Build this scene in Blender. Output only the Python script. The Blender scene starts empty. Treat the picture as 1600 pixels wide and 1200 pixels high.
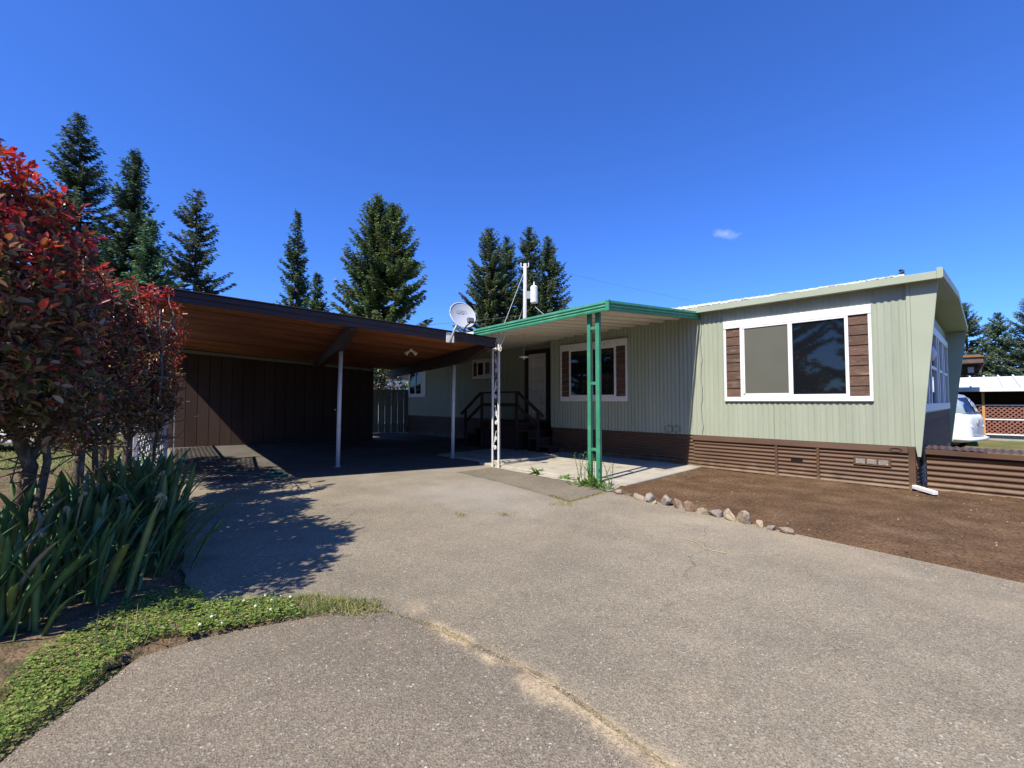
import bpy, math, random
import numpy as np
from mathutils import Vector, Matrix
R = math.radians
rng = np.random.default_rng(7)
sc = bpy.context.scene
col = sc.collection

# ------------------------------------------------------------------ camera, sky, sun, exposure
SUN = np.array([-.065, .794, -1.0])                 # direction the sunlight travels
CAM_H, F_PX = 1.4, 690.0
TH = math.atan(670 / 690)
cam = bpy.data.cameras.new('camera')
cam.sensor_width = 36; cam.lens = 36 * F_PX / 1600; cam.clip_start = .05; cam.clip_end = 2000
co = bpy.data.objects.new('camera', cam); col.objects.link(co)
co.location = (0, 0, CAM_H)
pit = math.atan(27 / F_PX)
co.rotation_euler = Vector((-math.cos(TH) * math.cos(pit), math.sin(TH) * math.cos(pit), math.sin(pit))).to_track_quat('-Z', 'Y').to_euler()
sc.camera = co

w = bpy.data.worlds.new('World'); sc.world = w; w.use_nodes = True
nt = w.node_tree; N = nt.nodes; N.clear()
el = math.atan(1 / math.hypot(SUN[0], SUN[1])); az = math.atan2(-SUN[0], -SUN[1])
sky = N.new('ShaderNodeTexSky'); sky.sky_type = 'NISHITA'; sky.sun_disc = False
sky.sun_elevation = el; sky.sun_rotation = az
sky.altitude = 100; sky.air_density = 1.0; sky.dust_density = .25; sky.ozone_density = 3.0
hs = N.new('ShaderNodeHueSaturation'); hs.inputs['Saturation'].default_value = 1.0; hs.inputs['Value'].default_value = 1.0
bg = N.new('ShaderNodeBackground'); bg.inputs['Strength'].default_value = .080
wo = N.new('ShaderNodeOutputWorld')
nt.links.new(sky.outputs[0], hs.inputs['Color'])
# one small wisp of cloud, fixed on the sky dome
tc = N.new('ShaderNodeTexCoord')
def vdot(v, link):
    n = N.new('ShaderNodeVectorMath'); n.operation = 'DOT_PRODUCT'; n.inputs[1].default_value = v
    nt.links.new(link, n.inputs[0]); return n.outputs['Value']
def wm(op, a, b=None, clamp=False):
    n = N.new('ShaderNodeMath'); n.operation = op; n.use_clamp = clamp
    for i, q in enumerate((a, b)):
        if q is None: continue
        if isinstance(q, (int, float)): n.inputs[i].default_value = q
        else: nt.links.new(q, n.inputs[i])
    return n.outputs[0]
cd = Vector((-.3207, .8894, .3257)).normalized()
cr = Vector((.70, .70, .05)); cr = (cr - cd * cr.dot(cd)).normalized(); cu = cr.cross(cd) * -1
nz = N.new('ShaderNodeTexNoise'); nz.inputs['Scale'].default_value = 60; nz.inputs['Detail'].default_value = 6
nt.links.new(tc.outputs['Generated'], nz.inputs['Vector'])
a_ = wm('DIVIDE', vdot(cr, tc.outputs['Generated']), .026)
b_ = wm('DIVIDE', wm('SUBTRACT', vdot(cu, tc.outputs['Generated']), wm('MULTIPLY', a_, .0025)), .0085)
q_ = wm('SQRT', wm('ADD', wm('MULTIPLY', a_, a_), wm('MULTIPLY', b_, b_)))
m_ = wm('SUBTRACT', 1.25, wm('ADD', q_, wm('MULTIPLY', wm('SUBTRACT', nz.outputs[0], .45), 2.2)), True)
m_ = wm('MULTIPLY', m_, wm('GREATER_THAN', vdot(cd, tc.outputs['Generated']), .9))
mx = N.new('ShaderNodeMix'); mx.data_type = 'RGBA'
nt.links.new(wm('MULTIPLY', m_, .32), mx.inputs['Factor'])
tn = N.new('ShaderNodeVectorMath'); tn.operation = 'MULTIPLY'; tn.inputs[1].default_value = (.57, 1.06, 2.15)
nt.links.new(hs.outputs[0], tn.inputs[0]); nt.links.new(tn.outputs[0], mx.inputs[6]); mx.inputs[7].default_value = (9, 9.6, 10.5, 1)
nt.links.new(mx.outputs[2], bg.inputs[0]); nt.links.new(bg.outputs[0], wo.inputs[0])

sl = bpy.data.lights.new('sun', 'SUN'); sl.energy = 5.0; sl.angle = R(.53); sl.color = (1, .94, .83)
so = bpy.data.objects.new('sun', sl); col.objects.link(so)
so.rotation_euler = Vector(SUN).to_track_quat('-Z', 'Y').to_euler(); so.location = (2, -20, 25)

vs = sc.view_settings
vs.view_transform = 'Standard'; vs.look = 'None'; vs.exposure = 0.45; vs.gamma = 1; vs.use_curve_mapping = False
cy = sc.cycles
cy.max_bounces = 6; cy.diffuse_bounces = 1; cy.glossy_bounces = 3; cy.transmission_bounces = 3; cy.transparent_max_bounces = 4
cy.use_denoising = True
cy.sample_clamp_indirect = 4

# ------------------------------------------------------------------ materials
def mat(name, base, rough=.6, spec=.35, metal=0., var=.0, vscale=6., fine=.0, fscale=60., bump=0., bscale=80.,
        stretch=None, attr=False, trans=0., second=None, smix=.0, sscale=2., rnd=0., splash=None):
    m = bpy.data.materials.new(name); m.use_nodes = True
    t = m.node_tree; n = t.nodes; L = t.links.new
    p = n['Principled BSDF']
    p.inputs['Roughness'].default_value = rough; p.inputs['Metallic'].default_value = metal
    p.inputs['Specular IOR Level'].default_value = spec
    g = n.new('ShaderNodeNewGeometry'); vec = g.outputs['Position']
    if stretch:
        mp = n.new('ShaderNodeMapping'); mp.inputs['Scale'].default_value = stretch; L(vec, mp.inputs[0]); vec = mp.outputs[0]
    if attr:
        a = n.new('ShaderNodeAttribute'); a.attribute_name = 'Col'; c = a.outputs['Color']
    else:
        rg = n.new('ShaderNodeRGB'); rg.outputs[0].default_value = (*base, 1); c = rg.outputs[0]
    if second:
        z = n.new('ShaderNodeTexNoise'); z.inputs['Scale'].default_value = sscale; z.inputs['Detail'].default_value = 7; z.inputs['Roughness'].default_value = .65
        L(vec, z.inputs['Vector'])
        mr = n.new('ShaderNodeMapRange'); mr.inputs['From Min'].default_value = .62 - smix * .35; mr.inputs['From Max'].default_value = .74 - smix * .25
        L(z.outputs[0], mr.inputs[0])
        x = n.new('ShaderNodeMix'); x.data_type = 'RGBA'; L(mr.outputs[0], x.inputs['Factor']); L(c, x.inputs[6]); x.inputs[7].default_value = (*second, 1); c = x.outputs[2]
    for amt, s in ((var, vscale), (fine, fscale)):
        if amt:
            z = n.new('ShaderNodeTexNoise'); z.inputs['Scale'].default_value = s; z.inputs['Detail'].default_value = 5
            L(vec, z.inputs['Vector'])
            mr = n.new('ShaderNodeMapRange'); mr.inputs['From Min'].default_value = .28; mr.inputs['From Max'].default_value = .72
            mr.inputs['To Min'].default_value = 1 - amt; mr.inputs['To Max'].default_value = 1 + amt; L(z.outputs[0], mr.inputs[0])
            v = n.new('ShaderNodeVectorMath'); v.operation = 'SCALE'; L(c, v.inputs[0]); L(mr.outputs[0], v.inputs['Scale']); c = v.outputs[0]
    if splash:
        sz = n.new('ShaderNodeSeparateXYZ'); L(g.outputs['Position'], sz.inputs[0])
        z = n.new('ShaderNodeTexNoise'); z.inputs['Scale'].default_value = 5; z.inputs['Detail'].default_value = 6; L(g.outputs['Position'], z.inputs['Vector'])
        ad = n.new('ShaderNodeMath'); ad.operation = 'MULTIPLY_ADD'; L(z.outputs[0], ad.inputs[0]); ad.inputs[1].default_value = -.45; L(sz.outputs[2], ad.inputs[2])
        mr = n.new('ShaderNodeMapRange'); mr.inputs['From Min'].default_value = -.03; mr.inputs['From Max'].default_value = -.21; mr.inputs['To Max'].default_value = .75; L(ad.outputs[0], mr.inputs[0])
        x = n.new('ShaderNodeMix'); x.data_type = 'RGBA'; L(mr.outputs[0], x.inputs['Factor']); L(c, x.inputs[6]); x.inputs[7].default_value = (*splash, 1); c = x.outputs[2]
    if rnd:
        oi = n.new('ShaderNodeObjectInfo'); mr = n.new('ShaderNodeMapRange'); mr.inputs['To Min'].default_value = 1 - rnd; mr.inputs['To Max'].default_value = 1 + rnd; L(oi.outputs['Random'], mr.inputs[0])
        v = n.new('ShaderNodeVectorMath'); v.operation = 'SCALE'; L(c, v.inputs[0]); L(mr.outputs[0], v.inputs['Scale']); c = v.outputs[0]
    L(c, p.inputs['Base Color'])
    if bump:
        z = n.new('ShaderNodeTexNoise'); z.inputs['Scale'].default_value = bscale; z.inputs['Detail'].default_value = 6; L(vec, z.inputs['Vector'])
        b = n.new('ShaderNodeBump'); b.inputs['Strength'].default_value = bump; b.inputs['Distance'].default_value = .02
        L(z.outputs[0], b.inputs['Height']); L(b.outputs[0], p.inputs['Normal'])
    if trans:
        tr = n.new('ShaderNodeBsdfTranslucent'); L(c, tr.inputs[0])
        ms = n.new('ShaderNodeMixShader'); ms.inputs[0].default_value = trans
        L(p.outputs[0], ms.inputs[1]); L(tr.outputs[0], ms.inputs[2]); L(ms.outputs[0], n['Material Output'].inputs[0])
    return m

def asphalt_mat(name, base, seam=True, specks=.5, seed=0., dark=False):
    """old asphalt: aggregate of single stones, wear patches, sandy dust where it collects (seam with the road, edge of the soil)"""
    m = bpy.data.materials.new(name); m.use_nodes = True
    t = m.node_tree; n = t.nodes; L = t.links.new; p = n['Principled BSDF']
    p.inputs['Roughness'].default_value = .85; p.inputs['Specular IOR Level'].default_value = .25
    pos = n.new('ShaderNodeNewGeometry').outputs['Position']
    def noise(s, d=4, r=.55):
        z = n.new('ShaderNodeTexNoise'); z.inputs['Scale'].default_value = s; z.inputs['Detail'].default_value = d; z.inputs['Roughness'].default_value = r
        L(pos, z.inputs['Vector']); return z.outputs[0]
    def mr(v, a, b, c=0., d=1., smooth=False):
        x = n.new('ShaderNodeMapRange'); x.interpolation_type = 'SMOOTHSTEP' if smooth else 'LINEAR'
        for i, q in enumerate((a, b, c, d)): x.inputs[1 + i].default_value = q
        L(v, x.inputs[0]); return x.outputs[0]
    def math_(op, a, b=None):
        x = n.new('ShaderNodeMath'); x.operation = op
        for i, q in enumerate((a, b)):
            if q is None: continue
            if isinstance(q, (int, float)): x.inputs[i].default_value = q
            else: L(q, x.inputs[i])
        return x.outputs[0]
    def mix(f, a, b):
        x = n.new('ShaderNodeMix'); x.data_type = 'RGBA'
        if isinstance(f, (int, float)): x.inputs['Factor'].default_value = f
        else: L(f, x.inputs['Factor'])
        for s, q in ((6, a), (7, b)):
            if isinstance(q, tuple): x.inputs[s].default_value = (*q, 1)
            else: L(q, x.inputs[s])
        return x.outputs[2]
    def scale(c, f):
        v = n.new('ShaderNodeVectorMath'); v.operation = 'SCALE'
        if isinstance(c, tuple): v.inputs[0].default_value = c
        else: L(c, v.inputs[0])
        L(f, v.inputs['Scale']); return v.outputs[0]
    def cells(s):
        v = n.new('ShaderNodeTexVoronoi'); v.inputs['Scale'].default_value = s; L(pos, v.inputs['Vector'])
        sp = n.new('ShaderNodeSeparateColor'); L(v.outputs['Color'], sp.inputs[0]); return v.outputs['Distance'], sp.outputs[0], sp.outputs[1]
    c = scale(base, mr(noise(.7, 6, .62), .3, .7, .70, 1.26))
    c = mix(mr(noise(.33, 5, .65), .46, .66, 0, .75), c, tuple(q * .68 for q in base))
    c = mix(mr(noise(2.9, 3, .5), .66, .74, 0, .5), c, tuple(q * .55 for q in base))
    c = mix(mr(noise(1.7, 5, .7), .55, .75, 0, .45), c, (base[0] * 1.35, base[1] * 1.27, base[2] * 1.15))
    d1, r1, g1 = cells(105.); d2, r2, g2 = cells(210.); d3, r3, g3 = cells(60.)
    c = scale(c, mr(r1, 0, 1, .80, 1.21)); c = scale(c, mr(r2, 0, 1, .72, 1.28))
    c = mix(math_('MULTIPLY', mr(r1, .93, .95), mr(d1, .012, .006)), c, (.52, .48, .42)) if False else mix(math_('MULTIPLY', mr(g1, .962, .972), .45), c, (.50, .45, .37))
    c = mix(math_('MULTIPLY', math_('MULTIPLY', mr(g3, .982, .985), mr(d3, .36, .30)), .8), c, (.58, .54, .47))
    c = mix(math_('MULTIPLY', mr(g2, .9, .93), .7), c, tuple(q * .3 for q in base))
    # thin wandering cracks
    wv = n.new('ShaderNodeTexNoise'); wv.inputs['Scale'].default_value = 1.6; wv.inputs['Detail'].default_value = 5; L(pos, wv.inputs['Vector'])
    wx = n.new('ShaderNodeVectorMath'); wx.operation = 'MULTIPLY_ADD'; L(wv.outputs['Color'], wx.inputs[0]); wx.inputs[1].default_value = (.8, .8, 0); L(pos, wx.inputs[2])
    vc = n.new('ShaderNodeTexVoronoi'); vc.feature = 'DISTANCE_TO_EDGE'; vc.inputs['Scale'].default_value = .42; L(wx.outputs[0], vc.inputs['Vector'])
    c = mix(math_('MULTIPLY', mr(vc.outputs['Distance'], .0035, .0012), mr(noise(.6, 3), .50, .58, 0, .62)), c, tuple(q * .35 for q in base))
    if seam:
        sp = n.new('ShaderNodeSeparateXYZ'); L(pos, sp.inputs[0]); X, Y = sp.outputs[0], sp.outputs[1]
        wob = math_('MULTIPLY', math_('SUBTRACT', noise(1.9, 4), .5), .40)
        dseam = math_('ABSOLUTE', math_('ADD', math_('SUBTRACT', Y, 1.66), wob))
        xm = math_('MULTIPLY', mr(X, -2.85, -2.4), mr(X, 1.6, -.6))
        grain = mr(noise(55, 3, .7), .40, .58)
        f = math_('MULTIPLY', math_('MULTIPLY', mr(dseam, .115, .01, smooth=True), xm), mr(noise(3.1, 4), .40, .52))
        f = math_('MULTIPLY', f, math_('ADD', math_('MULTIPLY', grain, .75), .30))
        c = mix(math_('MINIMUM', f, .92), c, (.52, .40, .24))
        f = math_('MULTIPLY', math_('MULTIPLY', mr(dseam, .035, .005, smooth=True), xm), mr(noise(3.3, 4), .35, .5))
        c = mix(math_('MULTIPLY', f, .3), c, (.24, .15, .09))
        # dust blown off the soil bed
        e = math_('ADD', Y, math_('MULTIPLY', X, .13))
        f = math_('MULTIPLY', mr(e, 3.7, 5.15, smooth=True), mr(X, -3.4, -1.8))
        f = math_('MULTIPLY', f, mr(noise(1.1, 5, .6), .36, .62))
        c = mix(math_('MULTIPLY', f, math_('ADD', math_('MULTIPLY', grain, .45), .2)), c, (.44, .35, .235))
        # a worn pale area before the carport
        f = math_('MULTIPLY', math_('MULTIPLY', mr(Y, 2.6, 4.2, smooth=True), mr(X, -3.0, -4.6, smooth=True)), mr(noise(.8, 5), .34, .6))
        c = mix(math_('MULTIPLY', f, .42), c, (.40, .36, .30))
    L(c, p.inputs['Base Color'])
    b = n.new('ShaderNodeBump'); b.inputs['Strength'].default_value = .55; b.inputs['Distance'].default_value = .006
    L(math_('ADD', math_('MULTIPLY', d1, 1.), math_('MULTIPLY', noise(200, 2), .7)), b.inputs['Height']); L(b.outputs[0], p.inputs['Normal'])
    return m

M = {}
M['asphalt'] = asphalt_mat('old_asphalt', (.272, .228, .158))
M['road'] = asphalt_mat('road_asphalt', (.232, .192, .136))
M['patch'] = asphalt_mat('patch_asphalt', (.225, .19, .135), seam=False)
M['cpshade'] = asphalt_mat('carport_shade_tone', (.135, .12, .10), seam=False)  # darkened asphalt colour, stands in for the shade under the carport roof
M['street'] = mat('street', (.36, .35, .33), .9, .2, var=.12, vscale=2)
M['yellow'] = mat('yellow_paint', (.62, .42, .04), .7, .2)
M['soil'] = mat('soil', (.135, .080, .043), .95, .1, var=.28, vscale=2.2, fine=.45, fscale=45, bump=1., bscale=70, second=(.155, .098, .055), smix=.25, sscale=1.1)
M['lawn'] = mat('lawn', (.13, .15, .045), .95, .1, var=.3, vscale=1.4, fine=.5, fscale=35, bump=.8, bscale=40, second=(.20, .16, .085), smix=.5, sscale=.9)
M['earth'] = mat('dry_earth', (.20, .135, .082), .95, .1, var=.25, vscale=5, fine=.45, fscale=60, bump=1., bscale=60, second=(.10, .085, .045), smix=.5, sscale=6)
M['concrete'] = mat('concrete', (.43, .39, .31), .85, .25, var=.12, vscale=3, fine=.14, fscale=70, bump=.25, bscale=90, second=(.31, .275, .215), smix=.3, sscale=2.5)
M['sage'] = mat('sage_paint', (.360, .392, .292), .5, .4, var=.07, vscale=2.6, fine=.04, fscale=30, stretch=(2, 2, .16), second=(.325, .358, .252), smix=.3, sscale=1.2)
M['sage_flat'] = mat('sage_flat', (.368, .405, .295), .55, .35, var=.05, vscale=2)
M['brown_metal'] = mat('brown_metal', (.112, .060, .033), .5, .4, var=.12, vscale=3, fine=.06, fscale=50, stretch=(.4, .4, 1.5), second=(.082, .045, .028), smix=.3, sscale=2, splash=(.24, .165, .10))
M['brown_wood'] = mat('brown_wood', (.055, .032, .024), .7, .3, var=.2, vscale=4, fine=.12, fscale=60, stretch=(1, 1, .15))
M['shutter'] = mat('shutter_wood', (.125, .072, .048), .75, .25, var=.22, vscale=7, fine=.25, fscale=70, stretch=(.5, 1, 2.5), bump=.4, bscale=60, second=(.21, .155, .12), smix=.25, sscale=9, rnd=.15)
M['fascia'] = mat('fascia_wood', (.040, .026, .026), .55, .4, var=.2, vscale=2, fine=.1, fscale=30, second=(.07, .05, .045), smix=.2, sscale=1.5)
M['wallboard'] = mat('carport_wallboard', (.058, .035, .028), .75, .25, var=.15, vscale=3, fine=.12, fscale=60, stretch=(1, 1, .12), rnd=.12)
M['cedar'] = mat('cedar_plank', (.25, .088, .034), .65, .3, var=.28, vscale=2.5, fine=.2, fscale=24, stretch=(.6, .25, 1), second=(.16, .055, .024), smix=.4, sscale=1.6, rnd=.28)
M['white'] = mat('white_paint', (.80, .79, .77), .5, .4, var=.04, vscale=4, fine=.03, fscale=60)
M['oldwhite'] = mat('weathered_white', (.80, .78, .75), .7, .3, var=.05, vscale=5, fine=.06, fscale=40, second=(.52, .47, .44), smix=.12, sscale=9, bump=.25, bscale=50)
M['whitepost'] = mat('white_metal_post', (.74, .75, .78), .45, .4, var=.05, vscale=6, second=(.5, .46, .42), smix=.05, sscale=7)
M['iron'] = mat('white_iron', (.72, .71, .68), .5, .4, var=.08, vscale=9, second=(.4, .34, .28), smix=.12, sscale=14)
M['coating'] = mat('roof_coating', (.78, .79, .79), .7, .3, var=.15, vscale=7, bump=.5, bscale=30, second=(.45, .45, .45), smix=.3, sscale=7)
M['green'] = mat('green_enamel', (.045, .235, .130), .5, .4, var=.12, vscale=5, fine=.06, fscale=50, second=(.085, .28, .18), smix=.25, sscale=6)
M['pan'] = mat('cream_pan', (.66, .61, .51), .5, .4, var=.06, vscale=3)
M['glass'] = mat('window_glass', (.008, .010, .012), .03, .55)
M['blind'] = mat('window_screen', (.115, .115, .09), .65, .3, var=.06, vscale=3, fine=.05, fscale=200)
M['dark'] = mat('dark_void', (.012, .011, .011), .8, .2)
M['bark'] = mat('bark', (.115, .092, .075), .9, .15, var=.3, vscale=14, bump=.9, bscale=45, stretch=(1, 1, .5), second=(.24, .22, .19), smix=.35, sscale=16)
M['treebark'] = mat('tree_bark', (.085, .062, .05), .95, .1, var=.3, vscale=6)
M['twig'] = mat('twig', (.16, .125, .085), .85, .2, var=.3, vscale=12)
M['leaf'] = mat('shrub_leaf', (.1, .03, .03), .27, .6, attr=True, trans=.36)
M['needle'] = mat('needles', (.04, .07, .03), .7, .2, attr=True, trans=.2)
M['iris'] = mat('iris_leaf', (.15, .28, .105), .42, .4, var=.25, vscale=9, trans=.34, second=(.15, .24, .08), smix=.25, sscale=5)
M['iris2'] = mat('iris_leaf_blue', (.125, .25, .09), .42, .4, var=.25, vscale=9, trans=.3)
M['iris3'] = mat('iris_leaf_pale', (.24, .33, .12), .45, .4, var=.2, vscale=9, trans=.22)
M['drystalk'] = mat('dry_stalk', (.42, .33, .19), .8, .2, var=.2, vscale=20)
M['grass'] = mat('grass', (.1, .16, .04), .6, .3, attr=True, trans=.3)
M['weed'] = mat('weed_leaf', (.14, .24, .05), .5, .35, var=.25, vscale=25, trans=.3)
M['flower'] = mat('clover_white', (.75, .70, .62), .8, .2)
M['rust'] = mat('rust_trim', (.30, .12, .05), .8, .2)
M['stone_a'] = mat('stone_tan', (.36, .29, .205), .9, .2, var=.25, vscale=14, fine=.2, fscale=70, bump=.7, bscale=40, second=(.26, .19, .14), smix=.35, sscale=9, rnd=.2)
M['stone_b'] = mat('stone_red', (.28, .185, .13), .9, .2, var=.25, vscale=14, fine=.2, fscale=70, bump=.7, bscale=40, second=(.42, .36, .29), smix=.3, sscale=9, rnd=.2)
M['stone_c'] = mat('stone_grey', (.27, .235, .20), .9, .2, var=.25, vscale=14, fine=.2, fscale=70, bump=.7, bscale=40)
M['pebble'] = mat('pebble', (.5, .46, .4), .9, .2, attr=True)
M['dish'] = mat('dish_grey', (.46, .48, .51), .4, .4, var=.03, vscale=6)
M['dishmark'] = mat('dish_mark', (.33, .34, .36), .6, .3)
M['plastic'] = mat('grey_plastic', (.10, .10, .11), .5, .4)
M['galv'] = mat('galvanised', (.42, .42, .42), .5, .4, metal=.3)
M['polewood'] = mat('pole_wood', (.52, .48, .43), .9, .2, var=.15, vscale=5, stretch=(3, 3, .3))
M['wire'] = mat('wire', (.10, .10, .10), .7, .2)
M['palewire'] = mat('pale_wire', (.45, .45, .43), .6, .3)
M['fence'] = mat('fence_green', (.20, .215, .175), .6, .3, var=.1, vscale=3)
M['vanwhite'] = mat('van_paint', (.80, .81, .82), .3, .5, var=.02, vscale=2)
M['vanroof'] = mat('van_roof_paint', (.30, .37, .42), .35, .5)
M['red'] = mat('red_trim', (.45, .04, .04), .5, .4)
M['lattice'] = mat('lattice_red_wood', (.30, .13, .095), .8, .2, var=.15, vscale=5)
M['postwood'] = mat('post_wood', (.52, .30, .11), .75, .25, var=.12, vscale=5)
M['carpaint'] = mat('car_paint', (.68, .70, .68), .25, .5)
M['tyre'] = mat('tyre', (.02, .02, .02), .85, .2)
M['hose'] = mat('hose_green', (.03, .22, .15), .45, .4)
M['steps'] = mat('step_wood', (.085, .05, .036), .75, .25, var=.2, vscale=5)
M['roofbrown'] = mat('roof_brown', (.14, .10, .08), .9, .2, var=.2, vscale=6)

# ------------------------------------------------------------------ mesh helpers
class MB:
    def __init__(s): s.v = []; s.f = []; s.n = 0
    def add(s, vs, fs):
        s.v.extend([tuple(map(float, q)) for q in vs]); s.f.extend([tuple(i + s.n for i in f) for f in fs]); s.n += len(vs); return s
    def box(s, a, b):
        x0, y0, z0 = a; x1, y1, z1 = b
        return s.add([(x0, y0, z0), (x1, y0, z0), (x1, y1, z0), (x0, y1, z0), (x0, y0, z1), (x1, y0, z1), (x1, y1, z1), (x0, y1, z1)],
                     [(0, 3, 2, 1), (4, 5, 6, 7), (0, 1, 5, 4), (1, 2, 6, 5), (2, 3, 7, 6), (3, 0, 4, 7)])
    def bar(s, p0, p1, wv, hv):
        """box from p0 to p1 with full width vector wv and height vector hv (centred)"""
        p0, p1, wv, hv = (np.array(q, float) for q in (p0, p1, wv, hv)); wv = wv / 2; hv = hv / 2
        return s.add([p0 - wv - hv, p0 + wv - hv, p0 + wv + hv, p0 - wv + hv, p1 - wv - hv, p1 + wv - hv, p1 + wv + hv, p1 - wv + hv],
                     [(0, 1, 2, 3), (7, 6, 5, 4), (0, 4, 5, 1), (1, 5, 6, 2), (2, 6, 7, 3), (3, 7, 4, 0)])
    def prism(s, pts, ext):
        """closed polygon of 3-D points extruded by ext"""
        pts = [np.array(p, float) for p in pts]; k = len(pts); e = np.array(ext, float)
        return s.add(pts + [p + e for p in pts], [tuple(range(k))[::-1], tuple(range(k, 2 * k))] + [(i, (i + 1) % k, k + (i + 1) % k, k + i) for i in range(k)])
    def loft(s, rings, cap=True):
        k = len(rings[0]); vs = [p for r in rings for p in r]; fs = []
        for j in range(len(rings) - 1):
            for i in range(k): fs.append((j * k + i, j * k + (i + 1) % k, (j + 1) * k + (i + 1) % k, (j + 1) * k + i))
        if cap: fs += [tuple(range(k))[::-1], tuple(range((len(rings) - 1) * k, len(rings) * k))]
        return s.add(vs, fs)
    def tube(s, pts, rad, k=8, cap=True):
        pts = [np.array(p, float) for p in pts]; m = len(pts)
        rad = [rad] * m if np.isscalar(rad) else rad
        rings = []; nrm = None
        for i in range(m):
            t = pts[min(i + 1, m - 1)] - pts[max(i - 1, 0)]; t = t / (np.linalg.norm(t) + 1e-9)
            if nrm is None:
                nrm = np.cross(t, (0, 0, 1) if abs(t[2]) < .9 else (1, 0, 0))
            nrm = nrm - t * (nrm @ t); nrm = nrm / (np.linalg.norm(nrm) + 1e-9); bn = np.cross(t, nrm)
            rings.append([pts[i] + rad[i] * (math.cos(2 * math.pi * j / k) * nrm + math.sin(2 * math.pi * j / k) * bn) for j in range(k)])
        return s.loft(rings, cap)
    def cyl(s, p0, p1, r0, r1=None, k=14): return s.tube([p0, p1], [r0, r0 if r1 is None else r1], k)
    def build(s, name, material, parent=None, smooth=False, bevel=0.):
        return link(name, s.mesh(name, material, parent, smooth), parent, bevel)
    def mesh(s, name, material, parent=None, smooth=False):
        o = np.array(base_of(parent)); me = bpy.data.meshes.new(name)
        me.from_pydata([tuple(np.array(q) - o) for q in s.v], [], s.f)
        me.materials.append(M[material] if isinstance(material, str) else material)
        if smooth: me.polygons.foreach_set('use_smooth', [True] * len(me.polygons))
        return me
BASE = {}
def base_of(o): return BASE.get(o.name, (0, 0, 0)) if o else (0, 0, 0)
def link(name, data, parent=None, bevel=0.):
    o = bpy.data.objects.new(name, data); col.objects.link(o)
    if parent: o.parent = parent; BASE[o.name] = base_of(parent)
    if bevel:
        md = o.modifiers.new('edge', 'BEVEL'); md.width = bevel; md.segments = 1; md.limit_method = 'ANGLE'
    return o
def tag(o, label, cat, group=None, kind=None):
    o['label'] = label; o['category'] = cat
    if group: o['group'] = group
    if kind: o['kind'] = kind
    return o
def thing(name, loc, label, cat, group=None):
    o = bpy.data.objects.new(name, None); col.objects.link(o); o.location = loc; o.empty_display_size = .2
    BASE[o.name] = tuple(loc); return tag(o, label, cat, group)
def structure(o): o['kind'] = 'structure'; return o
def stuff(o, label=None, cat=None):
    o['kind'] = 'stuff'
    if label: o['label'] = label; o['category'] = cat
    return o
def fastmesh(name, V, Fq, material, colors=None, smooth=False):
    V = np.asarray(V, np.float32); Fq = np.asarray(Fq, np.int32); k = Fq.shape[1]
    me = bpy.data.meshes.new(name); me.vertices.add(len(V)); me.vertices.foreach_set('co', V.ravel())
    me.loops.add(Fq.size); me.loops.foreach_set('vertex_index', Fq.ravel())
    me.polygons.add(len(Fq)); me.polygons.foreach_set('loop_start', np.arange(0, Fq.size, k, dtype=np.int32))
    me.update(calc_edges=True)
    if colors is not None:
        ca = me.color_attributes.new('Col', 'FLOAT_COLOR', 'POINT')
        ca.data.foreach_set('color', np.c_[np.asarray(colors, np.float32), np.ones(len(V), np.float32)].ravel())
    if smooth: me.polygons.foreach_set('use_smooth', np.ones(len(Fq), bool))
    me.materials.append(M[material]); return me
def unit(a): return a / (np.linalg.norm(a, axis=-1, keepdims=True) + 1e-9)
def vnoise(P, s, seed=0):
    """cheap smooth noise from summed sines"""
    r = np.random.default_rng(seed); out = 0
    for _ in range(7):
        k = r.normal(size=P.shape[-1]) * s; out = out + np.sin(P @ k + r.uniform(0, 6.28))
    return out / 7
def corrugated(name, material, parent, o, u, v, ulen, vlen, pitch, depth, nrm, flat=.0, smooth=True, thick=.004):
    """sheet with ribs running along v, profile across u"""
    o, u, v, nrm = (np.array(q, float) for q in (o, u, v, nrm)); per = 6
    k = max(2, int(round(ulen / pitch))); us = np.linspace(0, ulen, k * per + 1); ph = us / (ulen / k) * 2 * math.pi
    hgt = np.sin(ph)
    if flat: hgt = np.clip(hgt * (1 + flat * 2), -1, 1)
    hgt = hgt * depth / 2
    rows = [o + np.outer(us, u) + np.outer(hgt, nrm) + v * t for t in (0, vlen)]
    back = [r - nrm * thick for r in rows]
    V = np.concatenate(rows + back); m = len(us); fs = []
    for i in range(m - 1):
        fs.append((i, i + 1, m + i + 1, m + i)); fs.append((2 * m + i + 1, 2 * m + i, 3 * m + i, 3 * m + i + 1))
        fs.append((i + 1, i, 2 * m + i, 2 * m + i + 1)); fs.append((m + i, m + i + 1, 3 * m + i + 1, 3 * m + i))
    return MB().add(V, fs).build(name, material, parent, smooth=False)

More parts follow.
